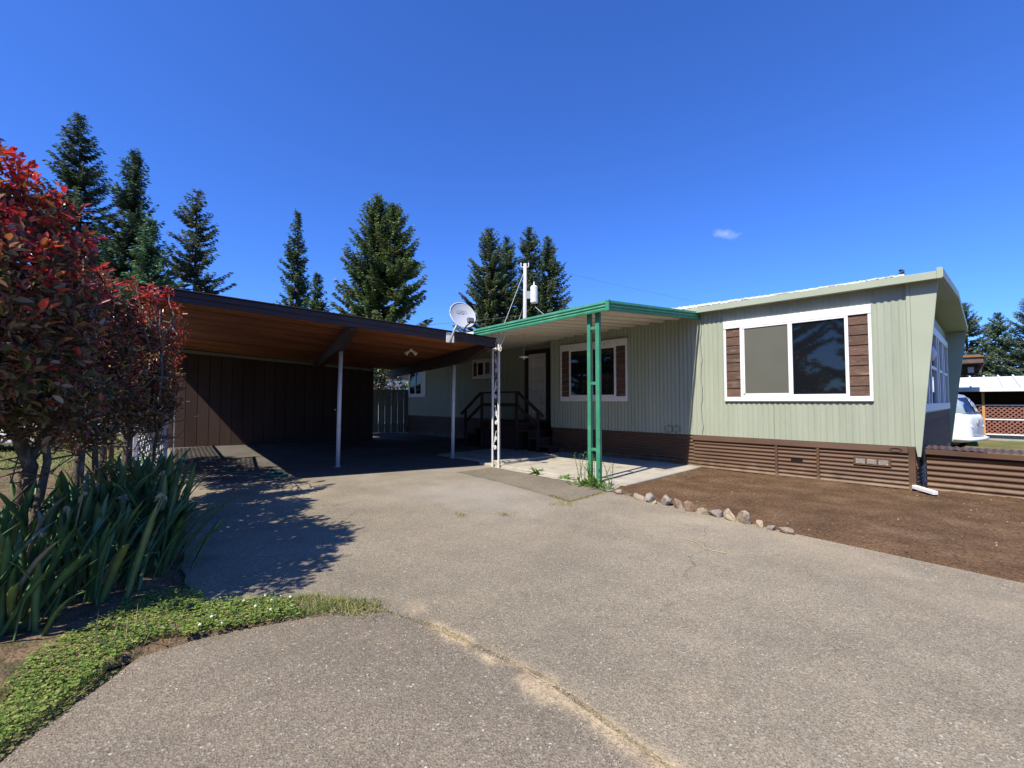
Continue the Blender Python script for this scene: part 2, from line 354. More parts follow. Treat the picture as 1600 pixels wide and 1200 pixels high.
# ------------------------------------------------------------------ ground, road, driveway, soil
def gz(x, y):
    """the land drops gently behind the home"""
    t = np.clip((np.asarray(y, float) - 11) / 10, 0, 1); t = t * t * (3 - 2 * t)
    s = np.clip((np.asarray(x, float) + 9) / 6, 0, 1)
    return -.03 - .30 * t * s
def flat_poly(name, pts, z, material, thick=.0):
    mb = MB()
    if thick: mb.prism([(x, y, z - thick) for x, y in pts], (0, 0, thick))
    else: mb.add([(x, y, z) for x, y in pts], [tuple(range(len(pts)))])
    return mb.build(name, material)
xs = np.r_[-900, -400, -200, np.arange(-100, -40, 10), np.arange(-40, 30, 2.), np.arange(30, 101, 10), 200, 400, 900]
ys = np.r_[-900, -400, -200, np.arange(-100, -20, 10), np.arange(-20, 60, 2.), np.arange(60, 121, 10), 200, 400, 900]
gx, gy = np.meshgrid(xs, ys); V = np.c_[gx.ravel(), gy.ravel(), gz(gx, gy).ravel()]; nx = len(xs)
Fq = [(j * nx + i, j * nx + i + 1, (j + 1) * nx + i + 1, (j + 1) * nx + i) for j in range(len(ys) - 1) for i in range(nx - 1)]
structure(link('ground', fastmesh('ground', V, Fq, 'lawn')))

def wav(pts, amp=.03, step=.18, seed=3):
    """a line with worn, uneven edge"""
    r = np.random.default_rng(seed); out = []
    for (x0, y0), (x1, y1) in zip(pts[:-1], pts[1:]):
        k = max(1, int(math.hypot(x1 - x0, y1 - y0) / step))
        for i in range(k):
            t = i / k; out.append((x0 + (x1 - x0) * t + r.normal() * amp, y0 + (y1 - y0) * t + r.normal() * amp))
    return out + [pts[-1]]
isl = [(-18.2, 1.9), (-11.8, 1.38), (-7.83, 1.06), (-5.63, .80), (-4.79, .66), (-4.1, .58), (-3.64, .64), (-3.40, .97), (-3.36, 1.16), (-2.86, 1.50)]
isl_road = [(-2.86, 1.47), (-3.08, .99), (-3.20, .60), (-3.26, .32), (-2.95, .04), (-2.66, -.19), (-2.45, -.6), (-2.3, -1.6), (-2.2, -9)]
drive = wav(isl, .012, .15, 1) + wav([(-2.86, 1.5), (-2.25, 1.64), (-1.56, 1.74), (-.81, 1.67), (1.5, 1.66), (14, 1.7)], .012, .2, 2) \
    + [(14, 5.3), (3, 5.2), (.27, 5.24), (-1.32, 5.44), (-2.74, 5.72), (-3.93, 5.9), (-3.93, 6.3), (-7.0, 6.3), (-7.0, 10.1), (-18.2, 10.1)]
structure(flat_poly('driveway', drive, 0., 'asphalt', .06))
road = wav(isl_road, .012, .12, 4) + [(14, -9), (14, 1.67), (1.5, 1.63), (-.81, 1.64), (-1.56, 1.71), (-2.25, 1.61)]
structure(flat_poly('road', road, -.006, 'road', .06))
structure(flat_poly('carport_floor_shade', [tuple(np.array(q[:2])) for q in ((-8.9, 1.35), (-8.1, 4.4), (-7.55, 6.35), (-7.6, 10.05), (-18.1, 10.05), (-17.6, 1.95), (-12, 1.5))], .004, 'cpshade'))  # sheet laid over the driveway to paint the carport shade darker
structure(flat_poly('asphalt_patch', wav([(-7.05, 5.34), (-5.5, 5.2), (-3.88, 4.9), (-3.95, 5.88), (-4.6, 6.12), (-7.0, 6.26)], .015, .2, 5), .005, 'patch'))
ap = wav([(-7.1, 6.22), (-4.6, 6.08), (-3.9, 5.86), (-3.86, 6.3), (-7.15, 6.36)], .012, .15, 6)
structure(flat_poly('concrete_footing', ap, .012, 'concrete'))
mb = MB().box((-7.55, 6.32, -.1), (-3.86, 9.22, .055)); structure(mb.build('patio_slab', 'concrete', bevel=.012))
mb = MB().box((-9.6, 6.62, -.1), (-7.56, 10.2, .035)); structure(mb.build('concrete_walk', 'concrete', bevel=.012))
mb = MB().box((-7.4, 6.5, .05), (-6.95, 8.3, .105)); structure(mb.build('concrete_curb', 'concrete', bevel=.012))
# street beyond the hedge
structure(flat_poly('street', [(-36, -60), (-25, -60), (-24, 40), (-35, 40)], -.012, 'street'))
structure(flat_poly('street_line', [(-29.55, -60), (-29.4, -60), (-28.5, 40), (-28.65, 40)], -.006, 'yellow'))
# freshly raked soil bed
sx = np.arange(-3.9, 14.01, .045); sv = np.linspace(0, 1, 96)
front = np.interp(sx, [-3.9, -2.74, -1.32, -.49, .27, 3, 14], [5.9, 5.72, 5.46, 5.32, 5.24, 5.2, 5.3]) + .02 * np.sin(sx * 7) + .012 * np.sin(sx * 19 + 1)
PX = np.repeat(sx[None], len(sv), 0); PY = front[None] + (10.3 - front[None]) * sv[:, None]
P2 = np.stack([PX, PY], -1)
PZ = .028 + .022 * vnoise(P2, 2.2, 1) + .010 * vnoise(P2, 7, 2) + .008 * vnoise(P2, 24, 3) + rng.normal(0, .0045, PX.shape)
PZ = np.where(sv[:, None] < .001, -.02, PZ * np.clip(sv[:, None] * 14, .15, 1) + .004)
V = np.c_[PX.ravel(), PY.ravel(), PZ.ravel()]; nx = len(sx)
jj, ii = np.meshgrid(np.arange(len(sv) - 1), np.arange(nx - 1), indexing='ij'); b0 = (jj * nx + ii).ravel()
structure(link('soil_bed', fastmesh('soil_bed', V, np.c_[b0, b0 + 1, b0 + nx + 1, b0 + nx], 'soil', smooth=True)))
# planted island
ix = np.arange(-13, -2.2, .07); iv = np.linspace(0, 1, 60)
ed = np.array(isl[1:] ); top = np.interp(ix, [-13, -11.8, -7.83, -5.63, -4.79, -4.1, -3.64, -3.40, -3.36, -2.86, -2.2], [1.4, 1.38, 1.06, .80, .66, .60, .62, .97, 1.14, 1.5, 1.5]) - .012
bot = np.interp(ix, [-13, -3.28, -3.22, -3.10, -2.86, -2.2], [-5, -5, .58, .97, 1.46, 1.5]); bot = np.where(ix < -3.27, np.interp(ix, [-13, -3.28], [-5, -5]), bot)
PX = np.repeat(ix[None], len(iv), 0); PY = top[None] + (bot - top)[None] * iv[:, None] ** 1.5
lim = np.interp(PY, [-5, -1.6, -.6, -.19, .04, .32, .6, .99, 1.47], [-2.25, -2.3, -2.45, -2.66, -2.95, -3.27, -3.2, -3.08, -2.86])
keepx = np.minimum(PX, lim)
P2 = np.stack([keepx, PY], -1)
edge = np.clip(np.minimum((top[None] - PY), (lim - PX)) / .25, 0, 1)
PZ = -.022 + .055 * edge + .012 * vnoise(P2, 8, 5) + .008 * vnoise(P2, 22, 6) + rng.normal(0, .003, PX.shape)
V = np.c_[keepx.ravel(), PY.ravel(), PZ.ravel()]; nx = len(ix)
jj, ii = np.meshgrid(np.arange(len(iv) - 1), np.arange(nx - 1), indexing='ij'); b0 = (jj * nx + ii).ravel()
structure(link('island_ground', fastmesh('island_ground', V, np.c_[b0, b0 + nx, b0 + nx + 1, b0 + 1], 'earth', smooth=True)))

# ------------------------------------------------------------------ the mobile home
YW, YL = 9.2, 10.2
home = thing('mobile_home', (-6, 12, 0), 'long sage green ribbed metal mobile home with brown skirting and white window trim', 'house')
def endx(y): return -.58 + (y - 9.22) * .031
core = [(-7.9, 9.23), (endx(9.23), 9.23), (endx(16.6), 16.6), (-17., 16.6), (-17., 10.23), (-7.9, 10.23)]
MB().prism([(x, y, .02) for x, y in core], (0, 0, 3.2)).build('wall', 'sage_flat', home)
for x0, x1 in ((-7.9, -6.1), (-6.1, -4.3), (-4.3, -2.5), (-2.5, -.62)):
    corrugated('siding_panel', 'sage', home, (x0, YW, .70), (1, 0, 0), (0, 0, 1), x1 - x0 - .004, 2.53, .09, .013, (0, -1, 0), flat=.45)
for x0, x1 in ((-17., -14.7), (-14.7, -12.4), (-12.4, -10.1), (-10.1, -7.92)):
    corrugated('siding_panel', 'sage', home, (x0, YL, .80), (1, 0, 0), (0, 0, 1), x1 - x0 - .004, 2.4, .09, .013, (0, -1, 0), flat=.45)
MB().box((-.622, YW - .035, .70), (-.575, YW + .03, 3.24)).build('corner_trim', 'sage_flat', home, bevel=.004)
MB().box((-7.93, YW - .02, .70), (-7.89, YW + .03, 3.24)).build('corner_trim', 'sage_flat', home, bevel=.004)
# wing walls framing the end
MB().prism([(-.574, 9.17, .72), (-.55, 9.17, .55), (-.51, 9.17, .55), (-.25, 9.17, 3.26), (-.574, 9.17, 3.26)], (0, .06, 0)).build('wing_wall', 'sage_flat', home, bevel=.004)
MB().prism([(-.38, 16.5, .38), (-.31, 16.5, .33), (.035, 16.5, 3.22), (-.38, 16.5, 3.22)], (0, .08, 0)).build('wing_wall', 'sage_flat', home, bevel=.004)
# low gable roof with a deep overhang at the end
def rend(y): return -.215 + (y - 9.) * .034
def roof_piece(name, x_left, y0, material):
    sec = [(y0, 3.22), (y0, 3.335), (12.9, 3.64), (16.68, 3.335), (16.68, 3.22), (12.9, 3.52)]
    rings = [[(x_left, y, z) for y, z in sec], [(rend(y) if x_left > -10 else -7.92, y, z) for y, z in sec]]
    return MB().loft(rings).build(name, material, home)
roof = roof_piece('roof', -7.92, 9.04, 'sage_flat')
roof_piece('roof', -17.15, 10.0, 'sage_flat')
MB().bar((-7.92, 9.028, 3.275), (-.225, 9.028, 3.275), (0, .022, 0), (0, 0, .115)).build('fascia', 'sage_flat', home, bevel=.005)
MB().bar((-.262, 9.012, 3.295), (-.2, 9.012, 3.295), (0, .02, 0), (0, 0, .16)).build('fascia_end', 'sage_flat', home, bevel=.004)
mb = MB(); mb.bar((rend(9.0) + .012, 9.0, 3.295), (rend(12.9) + .012, 12.9, 3.60), (.022, 0, 0), (0, 0, .13)); mb.bar((rend(12.9) + .012, 12.9, 3.60), (rend(16.7) + .012, 16.7, 3.295), (.022, 0, 0), (0, 0, .13))
mb.build('gable_trim', 'sage_flat', home)
# ragged white roof coating that runs along the eave
k = 260; xs_ = np.linspace(-4.6, -.62, k); r = np.random.default_rng(5)
jag = .012 * np.sin(xs_ * 9) + r.normal(0, .006, k); lift = np.interp(xs_, [-4.6, -3.4, -2.2, -.62], [.05, .035, .02, .018])
V = []; fs = []
for i in range(k):
    z = 3.338 + r.uniform(0, 1) * lift[i] * .5
    V += [(xs_[i], 9.03 + jag[i] * .6, z - .004), (xs_[i], 9.03 + jag[i], z + lift[i] + r.normal() * .003), (xs_[i], 9.5, 3.395), (xs_[i], 9.5, 3.375)]
for i in range(k - 1):
    for j in range(3): fs.append((i * 4 + j, i * 4 + 4 + j, i * 4 + 5 + j, i * 4 + 1 + j))
MB().add(V, fs).build('roof_coating', 'coating', home)
# skirting of corrugated sheet
corrugated('skirting_sheet', 'brown_metal', home, (-7.9, YW + .0, .03), (0, 0, 1), (1, 0, 0), .66, 3.9, .072, .022, (0, -1, 0))
for x0, x1 in ((-4.0, -2.48), (-2.46, -1.84), (-1.82, -.66)):
    corrugated('skirting_sheet', 'brown_metal', home, (x0, YW - .012, .03), (0, 0, 1), (1, 0, 0), .56, x1 - x0, .07, .022, (0, -1, 0))
corrugated('skirting_sheet', 'brown_metal', home, (-17, YL, .0), (0, 0, 1), (1, 0, 0), .80, 9.1, .072, .022, (0, -1, 0))
mb = MB(); mb.prism([(-4.02, YW - .03, .585), (-4.02, YW - .045, .60), (-4.02, YW - .03, .695), (-4.02, YW + .02, .695), (-4.02, YW + .02, .585)], (3.36, 0, 0)); mb.build('skirting_cap', 'brown_metal', home)
for x in (-2.47, -1.83): MB().box((x - .022, YW - .045, .0), (x + .022, YW - .0, .587)).build('skirting_post', 'brown_metal', home, bevel=.004)
MB().box((-.655, YW - .05, .0), (-.575, YW + .02, .70)).build('skirting_post', 'brown_metal', home, bevel=.005)
MB().box((-2.24, YW - .03, .335), (-2.06, YW - .018, .375)).build('skirting_slot', 'dark', home)
v = MB().box((-1.34, YW - .040, .36), (-.86, YW - .005, .49)).build('vent', 'brown_metal', home, bevel=.004)
for i in range(3): MB().box((-1.305 + i * .145, YW - .046, .385), (-1.185 + i * .145, YW - .039, .465)).build('louvre', 'stone_c', v)
mb = MB().tube([(-.80 + .075 * math.cos(a), YW - .046, .64 + .03 * math.sin(a)) for a in np.linspace(0, 6.283, 17)], .006, 5); mb.build('skirting_hatch', 'brown_metal', home)
corrugated('skirting_sheet', 'brown_metal', home, (endx(9.26) + .012, 9.26, .0), (0, 0, 1), (.031, 1, 0), .40, 7.2, .072, .022, (1, 0, 0))
# end wall: horizontal boards below the window, skirting below those
for i in range(7):
    z0 = .36 + i * .118
    MB().prism([(endx(9.3) + .002, 9.3, z0), (endx(9.3) + .026, 9.3, z0), (endx(9.3) + .014, 9.3, z0 + .114), (endx(9.3) + .002, 9.3, z0 + .114)], ((16.45 - 9.3) * .031, 16.45 - 9.3, 0)).build('end_board', 'shutter', home)
def endbox(y0, y1, z0, z1, t0, t1):
    return MB().add([(endx(y) + t, y, z) for y, t, z in ((y0, t0, z0), (y1, t0, z0), (y1, t1, z0), (y0, t1, z0), (y0, t0, z1), (y1, t0, z1), (y1, t1, z1), (y0, t1, z1))],
                    [(0, 3, 2, 1), (4, 5, 6, 7), (0, 1, 5, 4), (1, 2, 6, 5), (2, 3, 7, 6), (3, 0, 4, 7)])
ew = endbox(9.6, 16.1, 1.22, 1.36, .003, .06).build('end_window', 'white', home)
endbox(9.6, 16.1, 2.76, 2.92, .003, .055).build('window_head', 'white', ew)
for y0 in (9.62, 11.0, 11.55, 12.9, 13.35, 14.3, 14.75, 15.92): endbox(y0, y0 + .13, 1.36, 2.76, .003, .05).build('window_jamb', 'white', ew)
for y0, y1 in ((9.75, 11.0), (11.68, 12.9), (13.48, 14.3), (14.88, 15.92)):
    endbox(y0, y1, 1.36, 2.76, .003, .018).build('pane', 'glass', ew); endbox(y0, y1, 2.04, 2.10, .018, .04).build('glazing_bar', 'white', ew)
for y0, y1 in ((11.13, 11.55), (13.03, 13.35), (14.43, 14.75)):
    for q in range(10): endbox(y0, y1, 1.365 + q * .1395, 1.365 + q * .1395 + .13, .003, .024).build('board', 'shutter', ew)
pl = MB(); a_ = np.linspace(0, math.pi, 7)
pl.loft([[(endx(10.4) + .06 + .09 * math.sin(t) + .0, 10.4 + .07 * math.cos(t) * math.cos(b), 2.25 + .11 * math.cos(t) * 1 + .0 * b) for b in (0,)] * 3 for t in a_], False) if False else pl.tube([(endx(10.4) + .05, 10.4, 2.10), (endx(10.4) + .11, 10.4, 2.14), (endx(10.4) + .13, 10.4, 2.22), (endx(10.4) + .11, 10.4, 2.30), (endx(10.4) + .05, 10.4, 2.34)], [.03, .075, .085, .075, .03], 10)
pl.build('porch_light', 'white', home, smooth=True)

def window(x0, x1, z0, z1, y, sh, trim, panes, name='window'):
    """face-mounted window: trim boards, shutters of clapboard, frame, panes"""
    tl, tr_, tb, tt = trim
    wroot = MB().box((x0, y - .045, z0), (x1, y + .01, z0 + tb)).build(name, 'white', home, bevel=.004)          # sill board carries the rest
    MB().box((x0, y - .05, z1 - tt), (x1, y + .01, z1)).build('head_board', 'oldwhite', wroot, bevel=.004)
    MB().box((x0, y - .042, z0 + tb), (x0 + tl, y + .01, z1 - tt)).build('side_board', 'white', wroot, bevel=.003)
    MB().box((x1 - tr_, y - .042, z0 + tb), (x1, y + .01, z1 - tt)).build('side_board', 'white', wroot, bevel=.003)
    gx0, gx1 = x0 + tl, x1 - tr_; zb, zt = z0 + tb, z1 - tt
    if sh:
        ns = 8 if zt - zb > .8 else 3; h = (zt - zb) / ns
        for a, b in ((gx0, gx0 + sh), (gx1 - sh, gx1)):
            for i in range(ns):
                zz = zb + i * h
                MB().prism([(a, y - .032, zz + .006), (a, y - .018, zz + h - .001), (a, y + .006, zz + h - .001), (a, y + .006, zz + .006)], (b - a, 0, 0)).build('board', 'shutter', wroot)
    fx0, fx1 = gx0 + sh, gx1 - sh; fr = .05
    for a, b in (((fx0, zb), (fx0 + fr, zt)), ((fx1 - fr, zb), (fx1, zt))): MB().box((a[0], y - .048, a[1]), (b[0], y + .01, b[1])).build('frame', 'white', wroot, bevel=.003)
    for a, b in ((zb, zb + fr * .8), (zt - fr * .6, zt)): MB().box((fx0 + fr, y - .046, a), (fx1 - fr, y + .01, b)).build('frame', 'white', wroot, bevel=.003)
    mid = (fx0 + fx1) / 2 + panes[2]
    MB().box((mid - .035, y - .047, zb + fr * .8), (mid + .035, y + .01, zt - fr * .6)).build('mullion', 'white', wroot, bevel=.003)
    for a, b, mm, dy in ((fx0 + fr, mid - .035, panes[0], -.030), (mid + .035, fx1 - fr, panes[1], -.022)):
        MB().box((a, y + dy, zb + fr * .8), (b, y + .012, zt - fr * .6)).build('pane', mm, wroot)
        if mm == 'blind': # slim screen frame
            for q in ((a, zb + fr * .8, a + .03, zt - fr * .6), (a, zb + fr * .8, b, zb + fr * .8 + .025)):
                MB().box((q[0] + .002, y + dy - .008, q[1] + .002), (q[2], y + dy + .004, q[3])).build('screen_frame', 'white', wroot)
    return wroot
window(-3.36, -1.05, 1.40, 2.985, YW, .26, (.045, .045, .085, .15), ('blind', 'glass', .0))
window(-7.58, -5.55, 1.40, 2.90, YW, .26, (.045, .045, .12, .17), ('glass', 'glass', .0))
window(-12.55, -11.25, 2.20, 2.90, YL, .22, (.05, .05, .1, .1), ('glass', 'blind', .0))
window(-16.92, -15.6, 1.58, 2.78, YL, .0, (.05, .3, .1, .1), ('glass', 'glass', .0))
# front door of fifteen raised panels in a dark frame
dr = MB().box((-9.70, YL - .05, .86), (-8.98, YL - .012, 2.88)).build('door', 'white', home, bevel=.004)
for i in range(3):
    for j in range(5):
        x0, z0 = -9.64 + i * .215, .96 + j * .375
        MB().prism([(x0, YL - .05, z0), (x0 + .17, YL - .05, z0), (x0 + .17, YL - .05, z0 + .30), (x0, YL - .05, z0 + .30)], (0, .001, 0)) if False else None
        b = MB(); o_, q_ = (x0, z0), (x0 + .17, z0 + .31)
        b.add([(o_[0], YL - .051, o_[1]), (q_[0], YL - .051, o_[1]), (q_[0], YL - .051, q_[1]), (o_[0], YL - .051, q_[1]),
               (o_[0] + .035, YL - .082, o_[1] + .035), (q_[0] - .035, YL - .082, o_[1] + .035), (q_[0] - .035, YL - .082, q_[1] - .035), (o_[0] + .035, YL - .082, q_[1] - .035)],
              [(0, 1, 5, 4), (1, 2, 6, 5), (2, 3, 7, 6), (3, 0, 4, 7), (4, 5, 6, 7)]); b.build('door_panel', 'white', dr)
mb = MB().cyl((-9.62, YL - .05, 1.78), (-9.62, YL - .10, 1.78), .018); mb.tube([(-9.62, YL - .10, 1.78), (-9.62, YL - .13, 1.78)], [.03, .026], 10); mb.build('door_knob', 'galv', dr)
for a, b in (((-9.86, .80), (-9.72, 3.02)), ((-8.96, .80), (-8.84, 3.02)), ((-9.72, 2.90), (-8.96, 3.02))): MB().box((a[0], YL - .06, a[1]), (b[0], YL + .0, b[1])).build('door_frame', 'brown_wood', home, bevel=.004)
# cable stapled to the siding and a coil of it low on the wall
mb = MB().tube([(-3.82 + .012 * math.sin(z * 9) + .006 * math.sin(z * 23), YW - .016, z) for z in np.linspace(3.2, .72, 40)], .004, 5); mb.build('cable', 'wire', home)
mb = MB()
for c in (-4.55, -4.38): mb.tube([(c + .085 * math.cos(a), YW - .02, .80 + .07 * math.sin(a)) for a in np.linspace(0, 6.283, 20)], .005, 5)
mb.build('cable_coil', 'wire', home)

# entry landing with two flights and dark railings
st = thing('entry_steps', (-9.3, 9.1, .03), 'dark brown wooden entry landing with railings and steps below the white panelled door', 'steps')
LX0, LX1, LY0, LY1 = -10.35, -8.75, 8.75, 10.14
for i in range(8): MB().box((LX0 + i * .2 + .003, LY0, .76), (LX0 + i * .2 + .197, LY1, .80)).build('deck_board', 'steps', st, bevel=.003)
for x in (LX0 + .02, LX1 - .07): MB().box((x, LY0 + .02, .04), (x + .05, LY1, .76)).build('side_panel', 'brown_wood', st)
MB().box((LX0 + .08, LY0 + .02, .04), (LX1 - .08, LY0 + .06, .74)).build('front_panel', 'brown_wood', st)
for i in range(3):
    z = .60 - i * .19; x0 = LX1 + i * .36
    MB().box((x0 - (.0 if i else -.003), LY0, z - .04), (x0 + .39, LY1 - .2, z)).build('tread', 'steps', st, bevel=.004)
    MB().box((x0 + .33, LY0 + .03, .04), (x0 + .355, LY1 - .23, z - .042)).build('riser', 'brown_wood', st)
    x1 = LX0 - i * .36
    MB().box((x1 - .39, LY0, z - .04), (x1 - .003, LY1 - .2, z)).build('tread', 'steps', st, bevel=.004)
    MB().box((x1 - .355, LY0 + .03, .04), (x1 - .33, LY1 - .23, z - .042)).build('riser', 'brown_wood', st)
for x, zt in ((LX0 + .05, 1.66), (LX1 - .05, 1.66), (LX0 - .75, 1.10), (LX1 + .75, 1.10)): MB().box((x - .045, LY0 - .05, .04), (x + .045, LY0 + .0, zt)).build('post', 'brown_wood', st, bevel=.004)
for z in (1.66, 1.30): MB().bar((LX0, LY0 - .03, z), (LX1, LY0 - .03, z), (0, .09 if z > 1.5 else .04, 0), (0, 0, .045 if z > 1.5 else .10)).build('rail', 'brown_wood', st, bevel=.004)
for s, x in ((-1, LX0), (1, LX1)):
    MB().bar((x, LY0 - .03, 1.655), (x + s * .95, LY0 - .03, 1.00), (0, .09, 0), (.03 * s, 0, .05)).build('rail', 'brown_wood', st, bevel=.004)
    MB().bar((x, LY0 - .03, 1.27), (x + s * .78, LY0 - .03, .72), (0, .04, 0), (.04 * s, 0, .09)).build('rail', 'brown_wood', st, bevel=.004)

# low skirted deck beyond the end wall
dk = thing('low_deck', (1.8, 11, 0), 'low platform sided with brown corrugated metal beside the end of the home', 'deck')
corrugated('side_sheet', 'brown_metal', dk, (-.47, 9.56, -.02), (0, 0, 1), (.999, .0, 0), .60, 5.4, .092, .030, (0, -1, 0))
corrugated('side_sheet', 'brown_metal', dk, (-.48, 9.57, -.02), (0, 0, 1), (0, 1, 0), .60, .5, .092, .030, (-1, 0, 0))
MB().box((-.46, 9.585, -.02), (5.0, 10.1, .575)).build('core', 'dark', dk)
o = corrugated('top_sheet', 'brown_metal', dk, (-.50, 9.50, .665), (1, 0, -.008), (0, 1, .01), 5.5, .62, .085, .018, (0, 0, 1))
MB().bar((-.48, 9.515, .610), (1.0, 9.515, .592), (0, .03, 0), (0, 0, .075)).build('edge_board', 'brown_metal', dk, bevel=.003)
MB().bar((1.02, 9.51, .602), (5.0, 9.52, .575), (0, .03, 0), (0, 0, .085)).build('edge_board', 'brown_metal', dk, bevel=.003)
# white drain pipe lying on the soil
dp = MB().bar((-.60, 9.12, .10), (-.35, 8.86, .075), (.05, .055, 0), (0, 0, .055)).build('drain_pipe', 'white', None, bevel=.006)
tag(dp, 'short white downspout pipe lying on the soil at the corner of the home', 'pipe')

# ------------------------------------------------------------------ patio awning
AX0, AX1, AY = -7.47, -4.06, 6.1
def afz(x): return 2.805 + (x - AX0) / (AX1 - AX0) * .075
aw = thing('patio_awning', (-5.7, 7.6, 0), 'flat patio awning with green fascia and cream ribbed underside attached to the home', 'awning')
npan = 10
for i in range(npan):
    def prof(y, dz, xe):
        x0 = AX0 + (xe - AX0) * i / npan; x1 = AX0 + (xe - AX0) * (i + 1) / npan
        z = afz(x0) + .03 + dz; wd = x1 - x0
        lo_ = [(0.005, .05), (.52, .05), (.64, .012), (.86, .012), (.985, .05)]
        return [(x0 + wd * a, y, z + b) for a, b in lo_] + [(x0 + wd * a, y, z + b + .012) for a, b in lo_[::-1]]
    MB().loft([prof(AY + .02, 0, AX1 + .02), prof(9.185, .245, -3.875)]).build('roof_pan', 'pan', aw)
    MB().loft([[(AX0 + (xe - AX0) * t / npan, y, afz(AX0 + 3.4 * t / npan) + .09 + dz + h) for t, h in ((i - .02, 0), (i + 1.02, 0), (i + 1.02, .01), (i - .02, .01))] for y, dz, xe in ((AY + .02, 0, AX1 + .02), (9.185, .245, -3.875))]).build('roof_skin', 'pan', aw)
def fascia(p0, p1, out, name='fascia'):
    p0, p1, out = (np.array(q, float) for q in (p0, p1, out)); sec = [(0, 0), (.02, .0), (.028, .03), (.012, .05), (.030, .075), (.012, .10), (.030, .125), (.02, .165), (.0, .168)]
    return MB().loft([[p + out * a + np.array((0, 0, b)) for a, b in sec] for p in (p0, p1)]).build(name, 'green', aw)
fascia((AX0, AY, afz(AX0) - .005), (AX1 + .0, AY, afz(AX1)), (0, -1, 0))
fascia((AX1 + .03, AY - .0, afz(AX1)), (-3.85, 9.18, 3.10), (1, 0, 0))
MB().box((AX1 - .005, AY - .034, afz(AX1) - .01), (AX1 + .062, AY + .012, afz(AX1) + .172)).build('fascia_corner', 'green', aw, bevel=.004)
# the awning runs on along the wall behind the carport, edged in white
npan2 = 52
for i in range(npan2):
    x0 = -18.3 + (AX0 - .002 + 18.3) * i / npan2; x1 = -18.3 + (AX0 - .002 + 18.3) * (i + 1) / npan2; wd = x1 - x0
    def prof2(y, z): return [(x0 + .001, y, z + .02), (x0 + wd * .70, y, z + .02), (x0 + wd * .78, y, z - .02), (x0 + wd * .93, y, z - .02), (x1, y, z + .02), (x1, y, z + .032), (x0 + wd * .93, y, z - .008), (x0 + wd * .78, y, z - .008), (x0 + wd * .70, y, z + .032), (x0 + .001, y, z + .032)]
    MB().loft([prof2(AY + .05, 2.875), prof2(10.19, 3.16)]).build('roof_pan', 'pan', aw)
MB().bar((-18.3, AY + .035, 2.885), (AX0 - .03, AY + .035, 2.885), (0, .03, 0), (0, 0, .10)).build('edge_trim', 'white', aw)
# green post
gp = MB().box((-4.535, 6.20, .0), (-4.465, 6.265, afz(-4.5) + .05)).build('green_post', 'green', aw, bevel=.005)
MB().box((-4.365, 6.20, .0), (-4.285, 6.265, afz(-4.3) + .05)).build('upright', 'green', gp, bevel=.005)
for z in (.56, 1.68, 2.62): MB().box((-4.466, 6.21, z), (-4.364, 6.255, z + .05)).build('rung', 'green', gp, bevel=.003)
# white wrought iron post with scrolls
ip = MB().box((-7.06, 6.25, .0), (-7.025, 6.285, afz(-7) + .06)).build('iron_post', 'iron', aw, bevel=.004)
MB().box((-6.875, 6.25, .0), (-6.835, 6.29, afz(-6.8) + .06)).build('upright', 'iron', ip, bevel=.004)
def scroll(cx, cz, r, s, hgt):
    p = []
    for a in np.linspace(0, 3.6 * math.pi, 26):
        q = r * (1 - a / (4.4 * math.pi)); p.append((cx + s * q * math.cos(a), 6.268, cz + q * math.sin(a)))
    p = p[::-1]
    end = p[-1]
    for t in np.linspace(.1, 1, 8): p.append((end[0] - s * .09 * (t ** 1.2) , 6.268, end[2] + hgt * t))
    return p
for i, z in enumerate((.42, .95, 1.50, 2.05, 2.5)):
    MB().tube(scroll(-6.95 + .02 * (1 if i % 2 else -1), z, .05, 1 if i % 2 else -1, .36 if i < 4 else .2), .009, 6).build('scroll', 'iron', ip)
    MB().tube([(q[0], q[1] + .002, 2 * z + .36 - q[2] + .02) for q in scroll(-6.95, z + .17, .042, -1 if i % 2 else 1, .1)], .008, 6).build('scroll', 'iron', ip) if i < 4 else None
br = MB().tube([(-6.83, 6.268, 2.42), (-6.80, 6.268, 2.56), (-6.72, 6.268, 2.68), (-6.62, 6.268, 2.82)], .010, 6)
for z in (2.5, 2.62, 2.74): br.tube([(-6.825 + .05 * (1 + math.cos(a)) * .55, 6.268, z + .045 * math.sin(a)) for a in np.linspace(0, 6.283, 12)], .007, 5)
br.build('bracket', 'iron', ip)
# little bird feeder hanging from the awning
fd = thing('hanging_feeder', (-7.12, 7.3, 2.42), 'small pale dish feeder hanging on a wire under the awning', 'feeder')
MB().tube([(-7.12, 7.3, 2.44), (-7.11, 7.3, 2.7), (-7.12, 7.3, 2.97)], .004, 5).build('hanger', 'palewire', fd)
MB().tube([(-7.12, 7.3, 2.405), (-7.12, 7.3, 2.42), (-7.12, 7.3, 2.435)], [.05, .115, .11], 16).build('dish', 'oldwhite', fd)
MB().tube([(-7.12, 7.3, 2.36), (-7.12, 7.3, 2.405)], .015, 8).build('stub', 'oldwhite', fd)

